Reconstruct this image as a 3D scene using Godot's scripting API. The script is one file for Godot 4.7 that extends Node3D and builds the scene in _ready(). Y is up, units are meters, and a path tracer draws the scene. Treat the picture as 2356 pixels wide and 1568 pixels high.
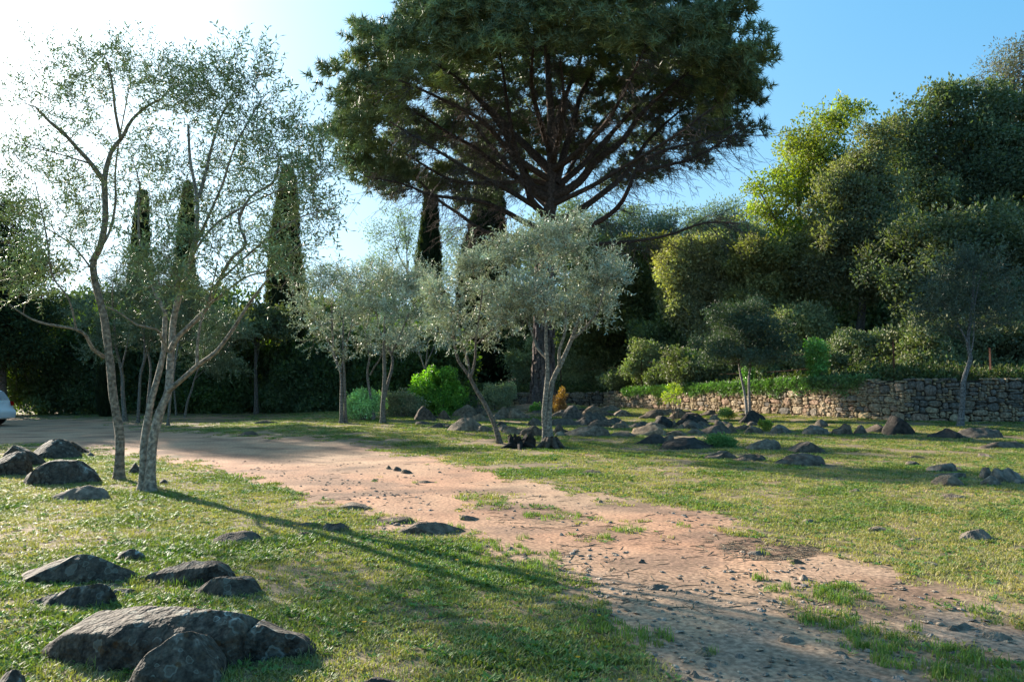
extends Node3D
# A stone-pine clearing with olives, boulders and a dry-stone wall, in low back light.
# Pixels below are those of a 2355 x 1568 copy of the photograph; at() and on_ground() turn one into a point of the place.

const FOCAL := 1766.0
const EYE := Vector3(0, 1.6, 0)
const PITCH := 0.05934
const LOOK_EXPOSURE := 3.0
const LEAF := 2.1  # leaves of these plants are paler than the base tones below

var rng := RandomNumberGenerator.new()
var bumps := FastNoiseLite.new()
var blots := FastNoiseLite.new()
var cells := FastNoiseLite.new()
var used := {}
var trail: PackedVector2Array
var verges: Array[PackedVector2Array] = []
var grass_spots: Array = []
var bare_spots: Array = []
var litter_spots: Array = []
var mats := {}
var skirts: Array = []


class Shape:
	var v := PackedVector3Array()
	var n := PackedVector3Array()
	var c := PackedColorArray()
	var ix := PackedInt32Array()
	func vert(p: Vector3, nn: Vector3, col: Color) -> int:
		v.append(p)
		n.append(nn)
		c.append(col)
		return v.size() - 1
	func tri(a: int, b: int, d: int) -> void:
		var g := (v[b] - v[a]).cross(v[d] - v[a])
		if g.dot(n[a] + n[b] + n[d]) > 0.0:
			ix.append(a)
			ix.append(d)
			ix.append(b)
		else:
			ix.append(a)
			ix.append(b)
			ix.append(d)
	func flat(a: Vector3, b: Vector3, d: Vector3, col: Color) -> void:
		var nn := (b - a).cross(d - a)
		if nn.length_squared() < 1e-16:
			return
		nn = nn.normalized()
		var i := vert(a, nn, col)
		vert(b, nn, col)
		vert(d, nn, col)
		tri(i, i + 1, i + 2)
	func flat_quad(a: Vector3, b: Vector3, d: Vector3, e: Vector3, col: Color) -> void:
		var nn := (d - a).cross(e - b)
		if nn.length_squared() < 1e-16:
			return
		nn = nn.normalized()
		var i := vert(a, nn, col)
		vert(b, nn, col)
		vert(d, nn, col)
		vert(e, nn, col)
		tri(i, i + 1, i + 2)
		tri(i, i + 2, i + 3)
	func out_quad(a: Vector3, b: Vector3, d: Vector3, e: Vector3, away: Vector3, col: Color) -> void:
		var nn := (d - a).cross(e - b).normalized()
		if nn.dot((a + b + d + e) * 0.25 - away) < 0.0:
			nn = -nn
		var i := vert(a, nn, col)
		vert(b, nn, col)
		vert(d, nn, col)
		vert(e, nn, col)
		tri(i, i + 1, i + 2)
		tri(i, i + 2, i + 3)
	func box(lo: Vector3, hi: Vector3, col: Color) -> void:
		var m := (lo + hi) * 0.5
		var p := []
		for k in 8:
			p.append(Vector3(hi.x if k & 1 else lo.x, hi.y if k & 2 else lo.y, hi.z if k & 4 else lo.z))
		for q in [[0, 1, 3, 2], [4, 5, 7, 6], [0, 1, 5, 4], [2, 3, 7, 6], [0, 2, 6, 4], [1, 3, 7, 5]]:
			out_quad(p[q[0]], p[q[1]], p[q[2]], p[q[3]], m, col)
	func tube(pts: Array, rad: Array, sides: int, col: Color, rough := 0.0) -> void:
		if pts.size() < 2:
			return
		var start := v.size()
		var t: Vector3 = (pts[1] - pts[0]).normalized()
		var u: Vector3 = t.cross(Vector3(0.31, 0.2, 0.93)).normalized()
		for i in pts.size():
			if i > 0:
				t = ((pts[mini(i + 1, pts.size() - 1)] as Vector3) - pts[i - 1]).normalized()
			u = (u - t * u.dot(t)).normalized()
			var w := t.cross(u)
			for k in sides:
				var a := TAU * k / sides
				var o := u * cos(a) + w * sin(a)
				var r: float = rad[i]
				if rough > 0.0:
					r *= 1.0 + rough * (sin(k * 2.4 + i * 0.9) * 0.6 + sin(k * 5.1 + i * 1.7) * 0.4)
				vert(pts[i] + o * r, o, col)
		for i in pts.size() - 1:
			for k in sides:
				var a := start + i * sides + k
				var b := start + i * sides + (k + 1) % sides
				tri(a, b, b + sides)
				tri(a, b + sides, a + sides)
		var e := pts.size() - 1
		var tip := vert(pts[e] + t * (rad[e] as float) * 0.6, t, col)
		for k in sides:
			tri(start + e * sides + k, start + e * sides + (k + 1) % sides, tip)
	func leaf(p: Vector3, along: Vector3, side: Vector3, length: float, width: float, col: Color, fold := 0.15) -> void:
		var nn := along.cross(side).normalized()
		var m := p + along * length * 0.45
		var e := p + along * length - nn * length * 0.12
		var a := m + side * width * 0.5 + nn * width * fold
		var b := m - side * width * 0.5 + nn * width * fold
		flat(p, a, e, col)
		flat(p, e, b, col)
	func mesh() -> ArrayMesh:
		var m := ArrayMesh.new()
		var s := []
		s.resize(Mesh.ARRAY_MAX)
		s[Mesh.ARRAY_VERTEX] = v
		s[Mesh.ARRAY_NORMAL] = n
		s[Mesh.ARRAY_COLOR] = c
		s[Mesh.ARRAY_INDEX] = ix
		m.add_surface_from_arrays(Mesh.PRIMITIVE_TRIANGLES, s)
		return m
	func normals() -> void:
		for i in n.size():
			n[i] = Vector3.ZERO
		for i in range(0, ix.size(), 3):
			var g := (v[ix[i + 2]] - v[ix[i]]).cross(v[ix[i + 1]] - v[ix[i]])
			n[ix[i]] += g
			n[ix[i + 1]] += g
			n[ix[i + 2]] += g
		for i in n.size():
			n[i] = n[i].normalized()


# ---------- places ----------
func ray(px: float, py: float) -> Vector3:
	return Vector3((px - 1177.5) / FOCAL, (784.0 - py) / FOCAL, -1.0).rotated(Vector3.RIGHT, PITCH)


func at(px: float, py: float, depth: float) -> Vector3:
	var r := ray(px, py)
	return EYE + r * (depth / -r.z)


func on_ground(px: float, py: float) -> Vector3:
	var r := ray(px, py)
	var s := 2.0
	var step := 0.5
	while s < 90.0:
		var p := EYE + r * s
		if p.y < ground_height(p.x, p.z):
			s -= step
			if step < 0.01:
				break
			step *= 0.2
		s += step
		if step > 0.4:
			step = 0.02 * s + 0.3
	var q := EYE + r * s
	return Vector3(q.x, ground_height(q.x, q.z), q.z)


func ground_height(x: float, z: float) -> float:
	var d := -z
	var rise := 0.3 * smoothstep(16.0, 42.0, d) * smoothstep(-15.0, -6.0, x)
	rise += 0.22 * smoothstep(8.0, 15.0, x) * smoothstep(20.0, 29.0, d)
	var mound := 0.5 * exp(-(Vector2(x - 1.7, d - 39.0).length_squared()) / 7.0)
	return rise + mound + 0.05 * bumps.get_noise_2d(x * 6.0, z * 6.0) + 0.012 * bumps.get_noise_2d(x * 40.0, z * 40.0)


func polygon_on_ground(px: Array) -> PackedVector2Array:
	var out := PackedVector2Array()
	for i in range(0, px.size(), 2):
		var p := on_ground(px[i], px[i + 1])
		out.append(Vector2(p.x, p.z))
	return out


# 1 where the soil is bare, 0 under grass
func bareness(x: float, z: float, jitter: float) -> float:
	var d := -z
	var wob := 0.16 + 0.03 * d
	var p := Vector2(x + wob * blots.get_noise_2d(x * 60.0 + 31.0 + jitter * 157.0, z * 60.0) * 1.6, z + wob * 1.5 * blots.get_noise_2d(x * 60.0, z * 60.0 - 77.0 - jitter * 191.0) * 1.6)
	var bare := 1.0 if Geometry2D.is_point_in_polygon(p, trail) else 0.0
	if bare == 0.0:
		for v in verges:
			if Geometry2D.is_point_in_polygon(p, v):
				bare = 0.85
				break
	if bare > 0.0:
		for s in grass_spots:
			var q := Vector2((p.x - s[0]) / s[2], (p.y - s[1]) / s[3])
			if q.length_squared() < 1.0:
				return 0.5
	else:
		for s in bare_spots:
			var q := Vector2((p.x - s[0]) / s[2], (p.y - s[1]) / s[3])
			if q.length_squared() < 1.0:
				return 0.36
		if blots.get_noise_2d(x * 45.0 + 400.0, z * 45.0 + jitter * 9.0) > (0.43 if d < 14.0 else 0.37):
			bare = 0.3 if d < 14.0 else 0.5
	return bare


func spots(rows: Array) -> Array:
	var out := []
	for r in rows:
		var a := on_ground(r[0], r[1])
		var b := on_ground(r[0], r[1] - r[3])
		var e := on_ground(r[0], r[1] + r[3])
		out.append([a.x, (b.z + e.z) * 0.5, r[2] / FOCAL * -a.z, maxf(absf(b.z - e.z) * 0.5, 0.08)])
	return out


# ---------- nodes ----------
func numbered(called: String) -> String:
	used[called] = used.get(called, -1) + 1
	return called if used[called] == 0 else "%s_%03d" % [called, used[called]]


func tag(o: Node3D, label: String, category: String, group := "", kind := "") -> Node3D:
	if label:
		o.set_meta("label", label)
	if category:
		o.set_meta("category", category)
	if group:
		o.set_meta("group", group)
	if kind:
		o.set_meta("kind", kind)
	return o


func thing(called: String, label: String, category: String, where := Vector3.ZERO, group := "") -> Node3D:
	var o := Node3D.new()
	o.name = numbered(called)
	add_child(o, true)
	o.position = where
	tag(o, label, category, group)
	return o


func put(called: String, mesh: Mesh, material: Material, parent: Node3D = null) -> MeshInstance3D:
	var o := MeshInstance3D.new()
	o.mesh = mesh
	o.material_override = material
	if parent == null:
		o.name = numbered(called)
		add_child(o, true)
	else:
		o.name = called
		parent.add_child(o, true)
	return o


# a part built in world places, hung under its thing
func part(called: String, mesh: Mesh, material: Material, parent: Node3D) -> MeshInstance3D:
	var o := put(called, mesh, material, parent)
	o.position = -parent.position
	return o


func scatter(called: String, mesh: Mesh, material: Material, where: Array, tint: Array, parent: Node3D = null) -> MultiMeshInstance3D:
	var m := MultiMesh.new()
	m.transform_format = MultiMesh.TRANSFORM_3D
	m.use_colors = true
	m.mesh = mesh
	m.instance_count = where.size()
	for i in where.size():
		m.set_instance_transform(i, where[i])
		m.set_instance_color(i, tint[i])
	var o := MultiMeshInstance3D.new()
	o.multimesh = m
	o.material_override = material
	if parent == null:
		o.name = numbered(called)
		add_child(o, true)
	else:
		o.name = called
		parent.add_child(o, true)
		o.position = -parent.position
	o.set_meta("kind", "stuff")
	return o


# ---------- materials ----------
func noise_texture(freq: float, octaves: int, dark: float, light: float, seed_value: int, kind := FastNoiseLite.TYPE_SIMPLEX_SMOOTH, size := 512) -> NoiseTexture2D:
	var f := FastNoiseLite.new()
	f.noise_type = kind
	f.seed = seed_value
	f.frequency = freq
	f.fractal_octaves = octaves
	f.fractal_gain = 0.58
	var t := NoiseTexture2D.new()
	t.width = size
	t.height = size
	t.seamless = true
	t.noise = f
	if light >= 0.0:
		var g := Gradient.new()
		g.set_color(0, Color(dark, dark, dark))
		g.set_color(1, Color(light, light, light))
		g.set_offset(0, 0.15)
		g.set_offset(1, 0.85)
		t.color_ramp = g
	return t


func surface(colour: Color, rough: float, texture: Texture2D, scale_value: float, relief: Texture2D = null, relief_cm := 0.0, vertex := true) -> StandardMaterial3D:
	var m := StandardMaterial3D.new()
	m.albedo_color = colour.linear_to_srgb()
	m.vertex_color_use_as_albedo = vertex
	m.roughness = rough
	m.metallic_specular = 0.35
	if texture or relief:
		m.uv1_triplanar = true
		m.uv1_world_triplanar = true
		m.uv1_scale = Vector3.ONE * scale_value
		m.uv1_triplanar_sharpness = 3.0
	if texture:
		m.albedo_texture = texture
	if relief:
		m.heightmap_enabled = true
		m.heightmap_texture = relief
		m.heightmap_scale = relief_cm
	return m


func leafy(rough: float, glow: Color, spec := 0.5) -> StandardMaterial3D:
	var m := StandardMaterial3D.new()
	m.albedo_color = Color.WHITE
	m.vertex_color_use_as_albedo = true
	m.roughness = rough
	m.metallic_specular = spec
	m.cull_mode = BaseMaterial3D.CULL_DISABLED
	m.backlight_enabled = true
	m.backlight = glow
	return m


# rings and crusts of lichen on dark stone: real flat growths, so they are colour
func lichen_texture() -> ImageTexture:
	var size := 1024
	var f := FastNoiseLite.new()
	f.seed = 5
	f.frequency = 0.012
	f.fractal_octaves = 5
	var g := f.get_seamless_image(size, size)
	f.seed = 9
	f.frequency = 0.05
	var h := f.get_seamless_image(size, size)
	var im := Image.create(size, size, false, Image.FORMAT_RGB8)
	var a := g.get_data()
	var b := h.get_data()
	var data := PackedByteArray()
	data.resize(size * size * 3)
	for i in size * size:
		var k := (a[i] - 128) * 0.9 + (b[i] - 128) * 0.6
		var base := clampf(132.0 + k * 0.6, 40.0, 215.0)
		data[i * 3] = int(base)
		data[i * 3 + 1] = int(base * 0.96)
		data[i * 3 + 2] = int(base * 0.90)
	im = Image.create_from_data(size, size, false, Image.FORMAT_RGB8, data)
	var r := RandomNumberGenerator.new()
	r.seed = 77
	for k in 130:
		var cx := r.randi_range(0, size - 1)
		var cy := r.randi_range(0, size - 1)
		var rad := r.randf_range(8.0, 27.0) * (1.5 if r.randf() < 0.12 else 1.0)
		var full := r.randf() < 0.3
		var ph := r.randf() * 6.0
		for y in range(-int(rad) - 5, int(rad) + 6):
			for x in range(-int(rad) - 5, int(rad) + 6):
				var an := atan2(y, x)
				var rr := rad * (1.0 + 0.12 * sin(an * 3.0 + ph) + 0.07 * sin(an * 7.0 + ph * 2.0))
				var q := sqrt(float(x * x + y * y)) / rr
				if q > 1.0:
					continue
				var px := posmod(cx + x, size)
				var py := posmod(cy + y, size)
				var was := im.get_pixel(px, py)
				var w := smoothstep(0.62, 0.86, q) * (1.0 - smoothstep(0.93, 1.0, q)) * 0.95 + (0.3 if not full else 0.65) * (1.0 - smoothstep(0.85, 1.0, q))
				im.set_pixel(px, py, was.lerp(Color(0.86, 0.9, 0.88), clampf(w, 0, 0.85)))
	for k in 22:
		var cx := r.randi_range(0, size - 1)
		var cy := r.randi_range(0, size - 1)
		var rad := r.randf_range(6.0, 16.0)
		for y in range(-int(rad), int(rad) + 1):
			for x in range(-int(rad), int(rad) + 1):
				var q := sqrt(float(x * x + y * y)) / rad + 0.35 * (float(b[posmod(cy + y, size) * size + posmod(cx + x, size)]) / 128.0 - 1.0)
				if q < 1.0:
					var px := posmod(cx + x, size)
					var py := posmod(cy + y, size)
					im.set_pixel(px, py, im.get_pixel(px, py).lerp(Color(0.62, 0.42, 0.2), 0.45))
	return ImageTexture.create_from_image(im)


func sky_texture() -> ImageTexture:
	var w := 512
	var h := 256
	var im := Image.create(w, h, false, Image.FORMAT_RGBF)
	var sun := sun_towards()
	for y in h:
		var el := (0.5 - (y + 0.5) / h) * PI
		for x in w:
			var az := (x + 0.5) / w * TAU
			var dir := Vector3(sin(az) * cos(el), sin(el), -cos(az) * cos(el))
			var gamma := rad_to_deg(acos(clampf(dir.dot(sun), -1, 1)))
			var e := maxf(rad_to_deg(el), 0.0)
			var haze := exp(-e / 8.5)
			var up := 1.0 - 0.45 * smoothstep(15.0, 85.0, e)
			var c := Color(0.05 * up + 1.95 * exp(-gamma / 24.0) + 10.0 * exp(-gamma / 5.5) + 0.95 * haze, 0.37 * up + 1.9 * exp(-gamma / 28.0) + 10.0 * exp(-gamma / 5.5) + 1.0 * haze, 0.77 * up + 1.7 * exp(-gamma / 30.0) + 9.5 * exp(-gamma / 5.5) + 0.85 * haze)
			if el < 0.0:
				c = Color(0.22, 0.2, 0.16)
			im.set_pixel(x, y, Color(c.r / LOOK_EXPOSURE, c.g / LOOK_EXPOSURE, c.b / LOOK_EXPOSURE))
	return ImageTexture.create_from_image(im)


func sun_towards() -> Vector3:
	var az := deg_to_rad(45.0)
	var el := deg_to_rad(20.0)
	return Vector3(-sin(az) * cos(el), sin(el), -cos(az) * cos(el))


func vary(c: Color, amount: float, warm := 0.0) -> Color:
	var k := 1.0 + rng.randf_range(-amount, amount)
	var t := rng.randf_range(-warm, warm)
	return Color(clampf(c.r * k * (1.0 + t), 0, 1), clampf(c.g * k, 0, 1), clampf(c.b * k * (1.0 - t), 0, 1))


func any_dir() -> Vector3:
	var y := rng.randf_range(-1, 1)
	var a := rng.randf() * TAU
	var s := sqrt(1.0 - y * y)
	return Vector3(cos(a) * s, y, sin(a) * s)


func turned(up: Vector3) -> Basis:
	up = up.normalized()
	var x := up.cross(any_dir()).normalized()
	return Basis(x, up, x.cross(up))


func smooth(pts: Array, step: float) -> Array:
	var out := []
	for i in pts.size() - 1:
		var a: Vector3 = pts[maxi(i - 1, 0)]
		var b: Vector3 = pts[i]
		var c: Vector3 = pts[i + 1]
		var d: Vector3 = pts[mini(i + 2, pts.size() - 1)]
		var m := maxi(1, ceili(b.distance_to(c) / step))
		for k in m:
			out.append(b.cubic_interpolate(c, a, d, float(k) / m))
	out.append(pts[-1])
	return out


func tapered(pts: Array, r0: float, r1: float, power := 1.0) -> Array:
	var out := []
	for i in pts.size():
		out.append(lerpf(r0, r1, pow(float(i) / maxf(pts.size() - 1, 1), power)))
	return out


# ---------- stones ----------
const PROFILES := {
	"dome": [0.35, 0.8, 1.0, 0.95, 0.75, 0.3],
	"right": [0.12, 0.4, 0.6, 0.85, 1.0, 0.75],
	"left": [0.75, 1.0, 0.85, 0.6, 0.4, 0.12],
	"humps": [0.5, 0.95, 0.8, 1.0, 0.85, 0.45],
	"slab": [0.75, 0.95, 1.0, 0.95, 0.9, 0.7],
	"peak": [0.35, 0.7, 1.0, 0.92, 0.6, 0.25],
	"tail": [0.35, 0.8, 1.0, 0.85, 0.5, 0.22],
	"block": [0.8, 0.95, 1.0, 0.98, 0.92, 0.75],
	"main": [0.5, 0.93, 1.0, 0.97, 0.9, 0.62],
	"lower": [0.3, 0.72, 1.0, 0.98, 0.85, 0.4],
	"ledge": [0.85, 0.88, 0.78, 0.85, 1.0, 0.75],
	"longleft": [0.45, 0.7, 0.85, 1.0, 0.8, 0.35],
}


func stone_mesh(w: float, h: float, d: float, profile: Array, rough: float, lean: float, seed_value: int, rings: int, segs: int, tint: Color, square := 2.6, crust := 0.0) -> ArrayMesh:
	var s := Shape.new()
	var o := float(seed_value) * 13.7
	var big := maxf(w, d)
	var r := RandomNumberGenerator.new()
	r.seed = seed_value * 7 + 1
	# a many-sided footprint and a few flat breaks across the top
	var edges := []
	var corners := r.randi_range(5, 7)
	for k in corners:
		edges.append([TAU * (k + r.randf_range(-0.3, 0.3)) / corners, r.randf_range(0.8, 1.02)])
	var breaks := []
	for k in 5:
		var u := r.randf() * TAU
		breaks.append([Vector2(cos(u), sin(u)) * r.randf_range(0.25, 1.0), r.randf_range(0.72, 1.12)])
	for i in rings + 1:
		var q := 1.0 - pow(1.0 - float(i) / rings, 1.7)
		for k in segs:
			var a := TAU * k / segs
			var ca := cos(a)
			var sa := sin(a)
			var e := pow(pow(absf(ca), square) + pow(absf(sa), square), -1.0 / square)
			for edge in edges:
				var near := cos(a - (edge[0] as float))
				if near > 0.25:
					e = minf(e, (edge[1] as float) * 1.04 / near)
			e *= 1.0 + 0.14 * bumps.get_noise_3d(ca * 22.0 + o, sa * 22.0, o)
			var x := ca * e * q
			var z := sa * e * q
			var f := clampf((x * 0.5 + 0.5) * 5.0, 0.0, 4.999)
			var g := int(f)
			var top := lerpf(profile[g], profile[g + 1], smoothstep(0.0, 1.0, f - g))
			var y := top * pow(maxf(1.0 - pow(q, 4.2), 0.0), 0.58)
			var wx := x * w * 0.5
			var wz := z * d * 0.5
			y *= 1.0 + lean * z
			# broken faces: steps between cells, and finer roughness
			var n1 := cells.get_noise_2d(wx / big * 380.0 + o, wz / big * 300.0 - o)
			var n2 := bumps.get_noise_2d(wx / big * 160.0 - o, wz / big * 160.0 + o)
			var n3 := bumps.get_noise_2d(wx / big * 420.0 + o, wz / big * 420.0)
			var crack := 1.0 - clampf(absf(bumps.get_noise_2d(wx / big * 200.0 + o * 3.0, wz / big * 260.0 - o)) * 7.0, 0.0, 1.0)
			y *= 1.0 + rough * (0.38 * n1 + 0.6 * n2 + 0.26 * n3 - 0.55 * crack)
			for cut in breaks:
				y = minf(y, (cut[1] as float) * maxf(top, 0.5) - (cut[0] as Vector2).dot(Vector2(x, z)) + 0.03 * n3)
			y = maxf(y, 0.0)
			y = y * h - (0.05 + 0.12 * h) * smoothstep(0.86, 1.0, q)
			var side := 1.0 + rough * 0.3 * bumps.get_noise_3d(wx / big * 130.0 + o, y / big * 260.0, wz / big * 130.0)
			var shade := 1.0 + 0.3 * bumps.get_noise_3d(wx / big * 120.0, y / big * 200.0 + o, wz / big * 120.0) + 0.12 * n3
			var tone := Color(tint.r * shade, tint.g * shade, tint.b * shade)
			if crust > 0.0:
				var grown := smoothstep(0.02, 0.3, bumps.get_noise_2d(wx * 900.0 + o, wz * 900.0) + 0.5 * bumps.get_noise_2d(wx * 2600.0, wz * 2600.0 + o)) * smoothstep(0.55, 0.95, y / (h * maxf(top, 0.3)))
				tone = tone.lerp(Color(0.5, 0.5, 0.48), grown * crust)
			s.vert(Vector3(wx * side, y, wz * side), Vector3.UP, tone)
	for i in rings:
		for k in segs:
			var a := i * segs + k
			var b := i * segs + (k + 1) % segs
			if i > 0:
				s.ix.append_array(PackedInt32Array([a, b, b + segs]))
			s.ix.append_array(PackedInt32Array([a, b + segs, a + segs]))
	s.normals()
	return s.mesh()


# a row is: leftmost, rightmost, top and foot in pixels, depth as a share of the width, kind of rock, outline, label
func stone(row: Array, index: int, called := "boulder", category := "boulder", group := "") -> void:
	var cx: float = (row[0] + row[1]) * 0.5
	var foot := on_ground(cx, row[3])
	var d := -foot.z
	var w: float = (row[1] - row[0]) * d / FOCAL
	var deep: float = maxf(w * row[4], 0.1)
	var h: float = EYE.y - (row[2] - 889.0) / FOCAL * (d + deep * 0.4) - foot.y
	h = maxf(h, 0.03 + 0.12 * w)
	var k: String = row[5]
	var tint := Color(0.215, 0.175, 0.135)
	var rough := 0.28
	var square := 2.6
	if k == "dark":
		tint = Color(0.125, 0.11, 0.095)
		rough = 0.26
	elif k == "tan":
		tint = Color(0.33, 0.25, 0.17)
		rough = 0.2
	elif k == "worn":
		tint = Color(0.155, 0.12, 0.09)
		rough = 0.42
	elif k == "brown":
		tint = Color(0.235, 0.175, 0.12)
		rough = 0.2
		square = 3.4
	elif k == "black":
		tint = Color(0.06, 0.052, 0.045)
		rough = 0.5
	var near := d < 9.0
	var size := (row[1] - row[0]) as float
	var rings := 44 if near and size > 150 else 18 if near and size > 60 else 10 if size > 40 else 7
	var segs := 150 if near and size > 150 else 64 if near and size > 60 else 34 if size > 40 else 18
	tint = vary(tint, 0.13, 0.06)
	var m := stone_mesh(w * 1.2, h * 1.22, deep * 1.15, PROFILES[row[6]], rough, rng.randf_range(-0.12, 0.2), index + 3, rings, segs, tint, square, 0.8 if k == "dark" else 0.0)
	var o := put(called, m, mats.lichen if k == "dark" else mats.stone)
	o.position = foot + Vector3(0, -0.015, -deep * 0.42)
	o.position.y = minf(o.position.y, ground_height(o.position.x, o.position.z)) - 0.01
	if not near:
		o.rotation.y = rng.randf_range(-0.15, 0.15)
	tag(o, row[7], category, group)
	if d < 14.0 and w > 0.12:
		skirts.append([o.position, w * 0.5, deep * 0.5])


# ---------- foliage pieces ----------
func twig_mesh(leaves: int, length: float, leaf_l: float, leaf_w: float, seed_value: int, spread := 0.75) -> ArrayMesh:
	rng.seed = seed_value
	var s := Shape.new()
	var bark := Color(0.9, 0.8, 0.65)
	var pts := []
	for i in 4:
		var t := i / 3.0
		pts.append(Vector3(0.05 * length * sin(t * 4.0), length * t, 0.06 * length * sin(t * 3.0 + 1.0)))
	s.tube(pts, tapered(pts, 0.0035, 0.0015), 3, bark)
	for i in leaves:
		var t := 0.12 + 0.88 * (i + 0.5) / leaves
		var p := Vector3(0.05 * length * sin(t * 4.0), length * t, 0.06 * length * sin(t * 3.0 + 1.0))
		var a := i * 2.4 + rng.randf_range(-0.5, 0.5)
		var out := Vector3(cos(a), spread + rng.randf_range(-0.2, 0.5), sin(a)).normalized()
		var side := out.cross(any_dir()).normalized()
		s.leaf(p, out, side, leaf_l * rng.randf_range(0.75, 1.15), leaf_w * rng.randf_range(0.8, 1.15), Color(1.25, 1.25, 1.25).lerp(Color(0.28, 0.31, 0.24), rng.randf()))
	return s.mesh()


func bunch_mesh(leaves: int, radius: float, leaf_l: float, leaf_w: float, seed_value: int, flat_up := 0.5) -> ArrayMesh:
	rng.seed = seed_value
	var s := Shape.new()
	for i in leaves:
		var d := any_dir()
		var p := d * radius * pow(rng.randf(), 0.5)
		var out := (d + Vector3(0, -0.15, 0) + any_dir() * 0.7).normalized()
		var facing := (Vector3(0, flat_up, 0) + any_dir()).normalized()
		var side := out.cross(facing).normalized()
		s.leaf(p, out, side, leaf_l * rng.randf_range(0.7, 1.2), leaf_w * rng.randf_range(0.7, 1.2), Color(1.1, 1.1, 1.1).lerp(Color(0.45, 0.5, 0.42), rng.randf()))
	return s.mesh()


func needle_mesh(needles: int, length: float, seed_value: int) -> ArrayMesh:
	rng.seed = seed_value
	var s := Shape.new()
	s.tube([Vector3(0, -0.1, 0), Vector3(0, 0.1, 0)], [0.012, 0.008], 3, Color(1.4, 0.8, 0.6))
	for i in needles:
		var a := rng.randf() * TAU
		var e := rng.randf_range(-0.25, 1.3)
		var out := Vector3(cos(a) * cos(e), sin(e), sin(a) * cos(e))
		var p := Vector3(0, rng.randf_range(-0.12, 0.1), 0)
		var side := out.cross(any_dir()).normalized() * 0.02
		s.flat(p - side, p + side, p + out * length * rng.randf_range(0.75, 1.1), Color(1, 1, 1).lerp(Color(0.5, 0.55, 0.45), rng.randf()))
	return s.mesh()


func scale_spray_mesh(seed_value: int) -> ArrayMesh:
	rng.seed = seed_value
	var s := Shape.new()
	for i in 34:
		var a := rng.randf() * TAU
		var r := rng.randf_range(0.0, 0.16)
		var p := Vector3(cos(a) * r, rng.randf_range(-0.25, 0.15), sin(a) * r)
		var out := Vector3(cos(a) * 0.45, 1.0, sin(a) * 0.45).normalized()
		s.leaf(p, out, out.cross(any_dir()).normalized(), rng.randf_range(0.12, 0.24), rng.randf_range(0.03, 0.05), Color(1, 1, 1).lerp(Color(0.65, 0.7, 0.62), rng.randf()), 0.1)
	return s.mesh()


func grass_mesh(blades: int, radius: float, height: float, seed_value: int, wide := 0.0045) -> ArrayMesh:
	rng.seed = seed_value
	var s := Shape.new()
	for i in blades:
		var a := rng.randf() * TAU
		var r := radius * sqrt(rng.randf())
		var p := Vector3(cos(a) * r, -0.01, sin(a) * r)
		var b := rng.randf() * TAU
		var lean := Vector3(cos(b), 0, sin(b)) * rng.randf_range(0.15, 1.0)
		var hh := height * rng.randf_range(0.45, 1.15)
		var side := Vector3(-sin(b), 0, cos(b)).rotated(Vector3.UP, rng.randf_range(-0.8, 0.8)) * wide
		var m := p + Vector3(0, hh * 0.55, 0) + lean * hh * 0.25
		var e := p + Vector3(0, hh * 0.85, 0) + lean * hh * 0.85
		var low := Color(0.8, 0.8, 0.7).lerp(Color(1.05, 1, 0.9), rng.randf())
		s.flat_quad(p - side, p + side, m + side * 0.8, m - side * 0.8, low)
		s.flat(m - side * 0.8, m + side * 0.8, e, low)
	return s.mesh()


func weed_mesh(leaves: int, seed_value: int) -> ArrayMesh:
	rng.seed = seed_value
	var s := Shape.new()
	for i in leaves:
		var a := rng.randf() * TAU
		var out := Vector3(cos(a), rng.randf_range(0.25, 0.9), sin(a)).normalized()
		var p := Vector3(cos(a), 0, sin(a)) * rng.randf_range(0.0, 0.03) + Vector3(0, rng.randf_range(0, 0.02), 0)
		s.leaf(p, out, out.cross(Vector3.UP).normalized(), rng.randf_range(0.025, 0.055), rng.randf_range(0.014, 0.026), Color(1, 1, 1).lerp(Color(0.75, 0.8, 0.7), rng.randf()), 0.1)
	return s.mesh()


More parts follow.
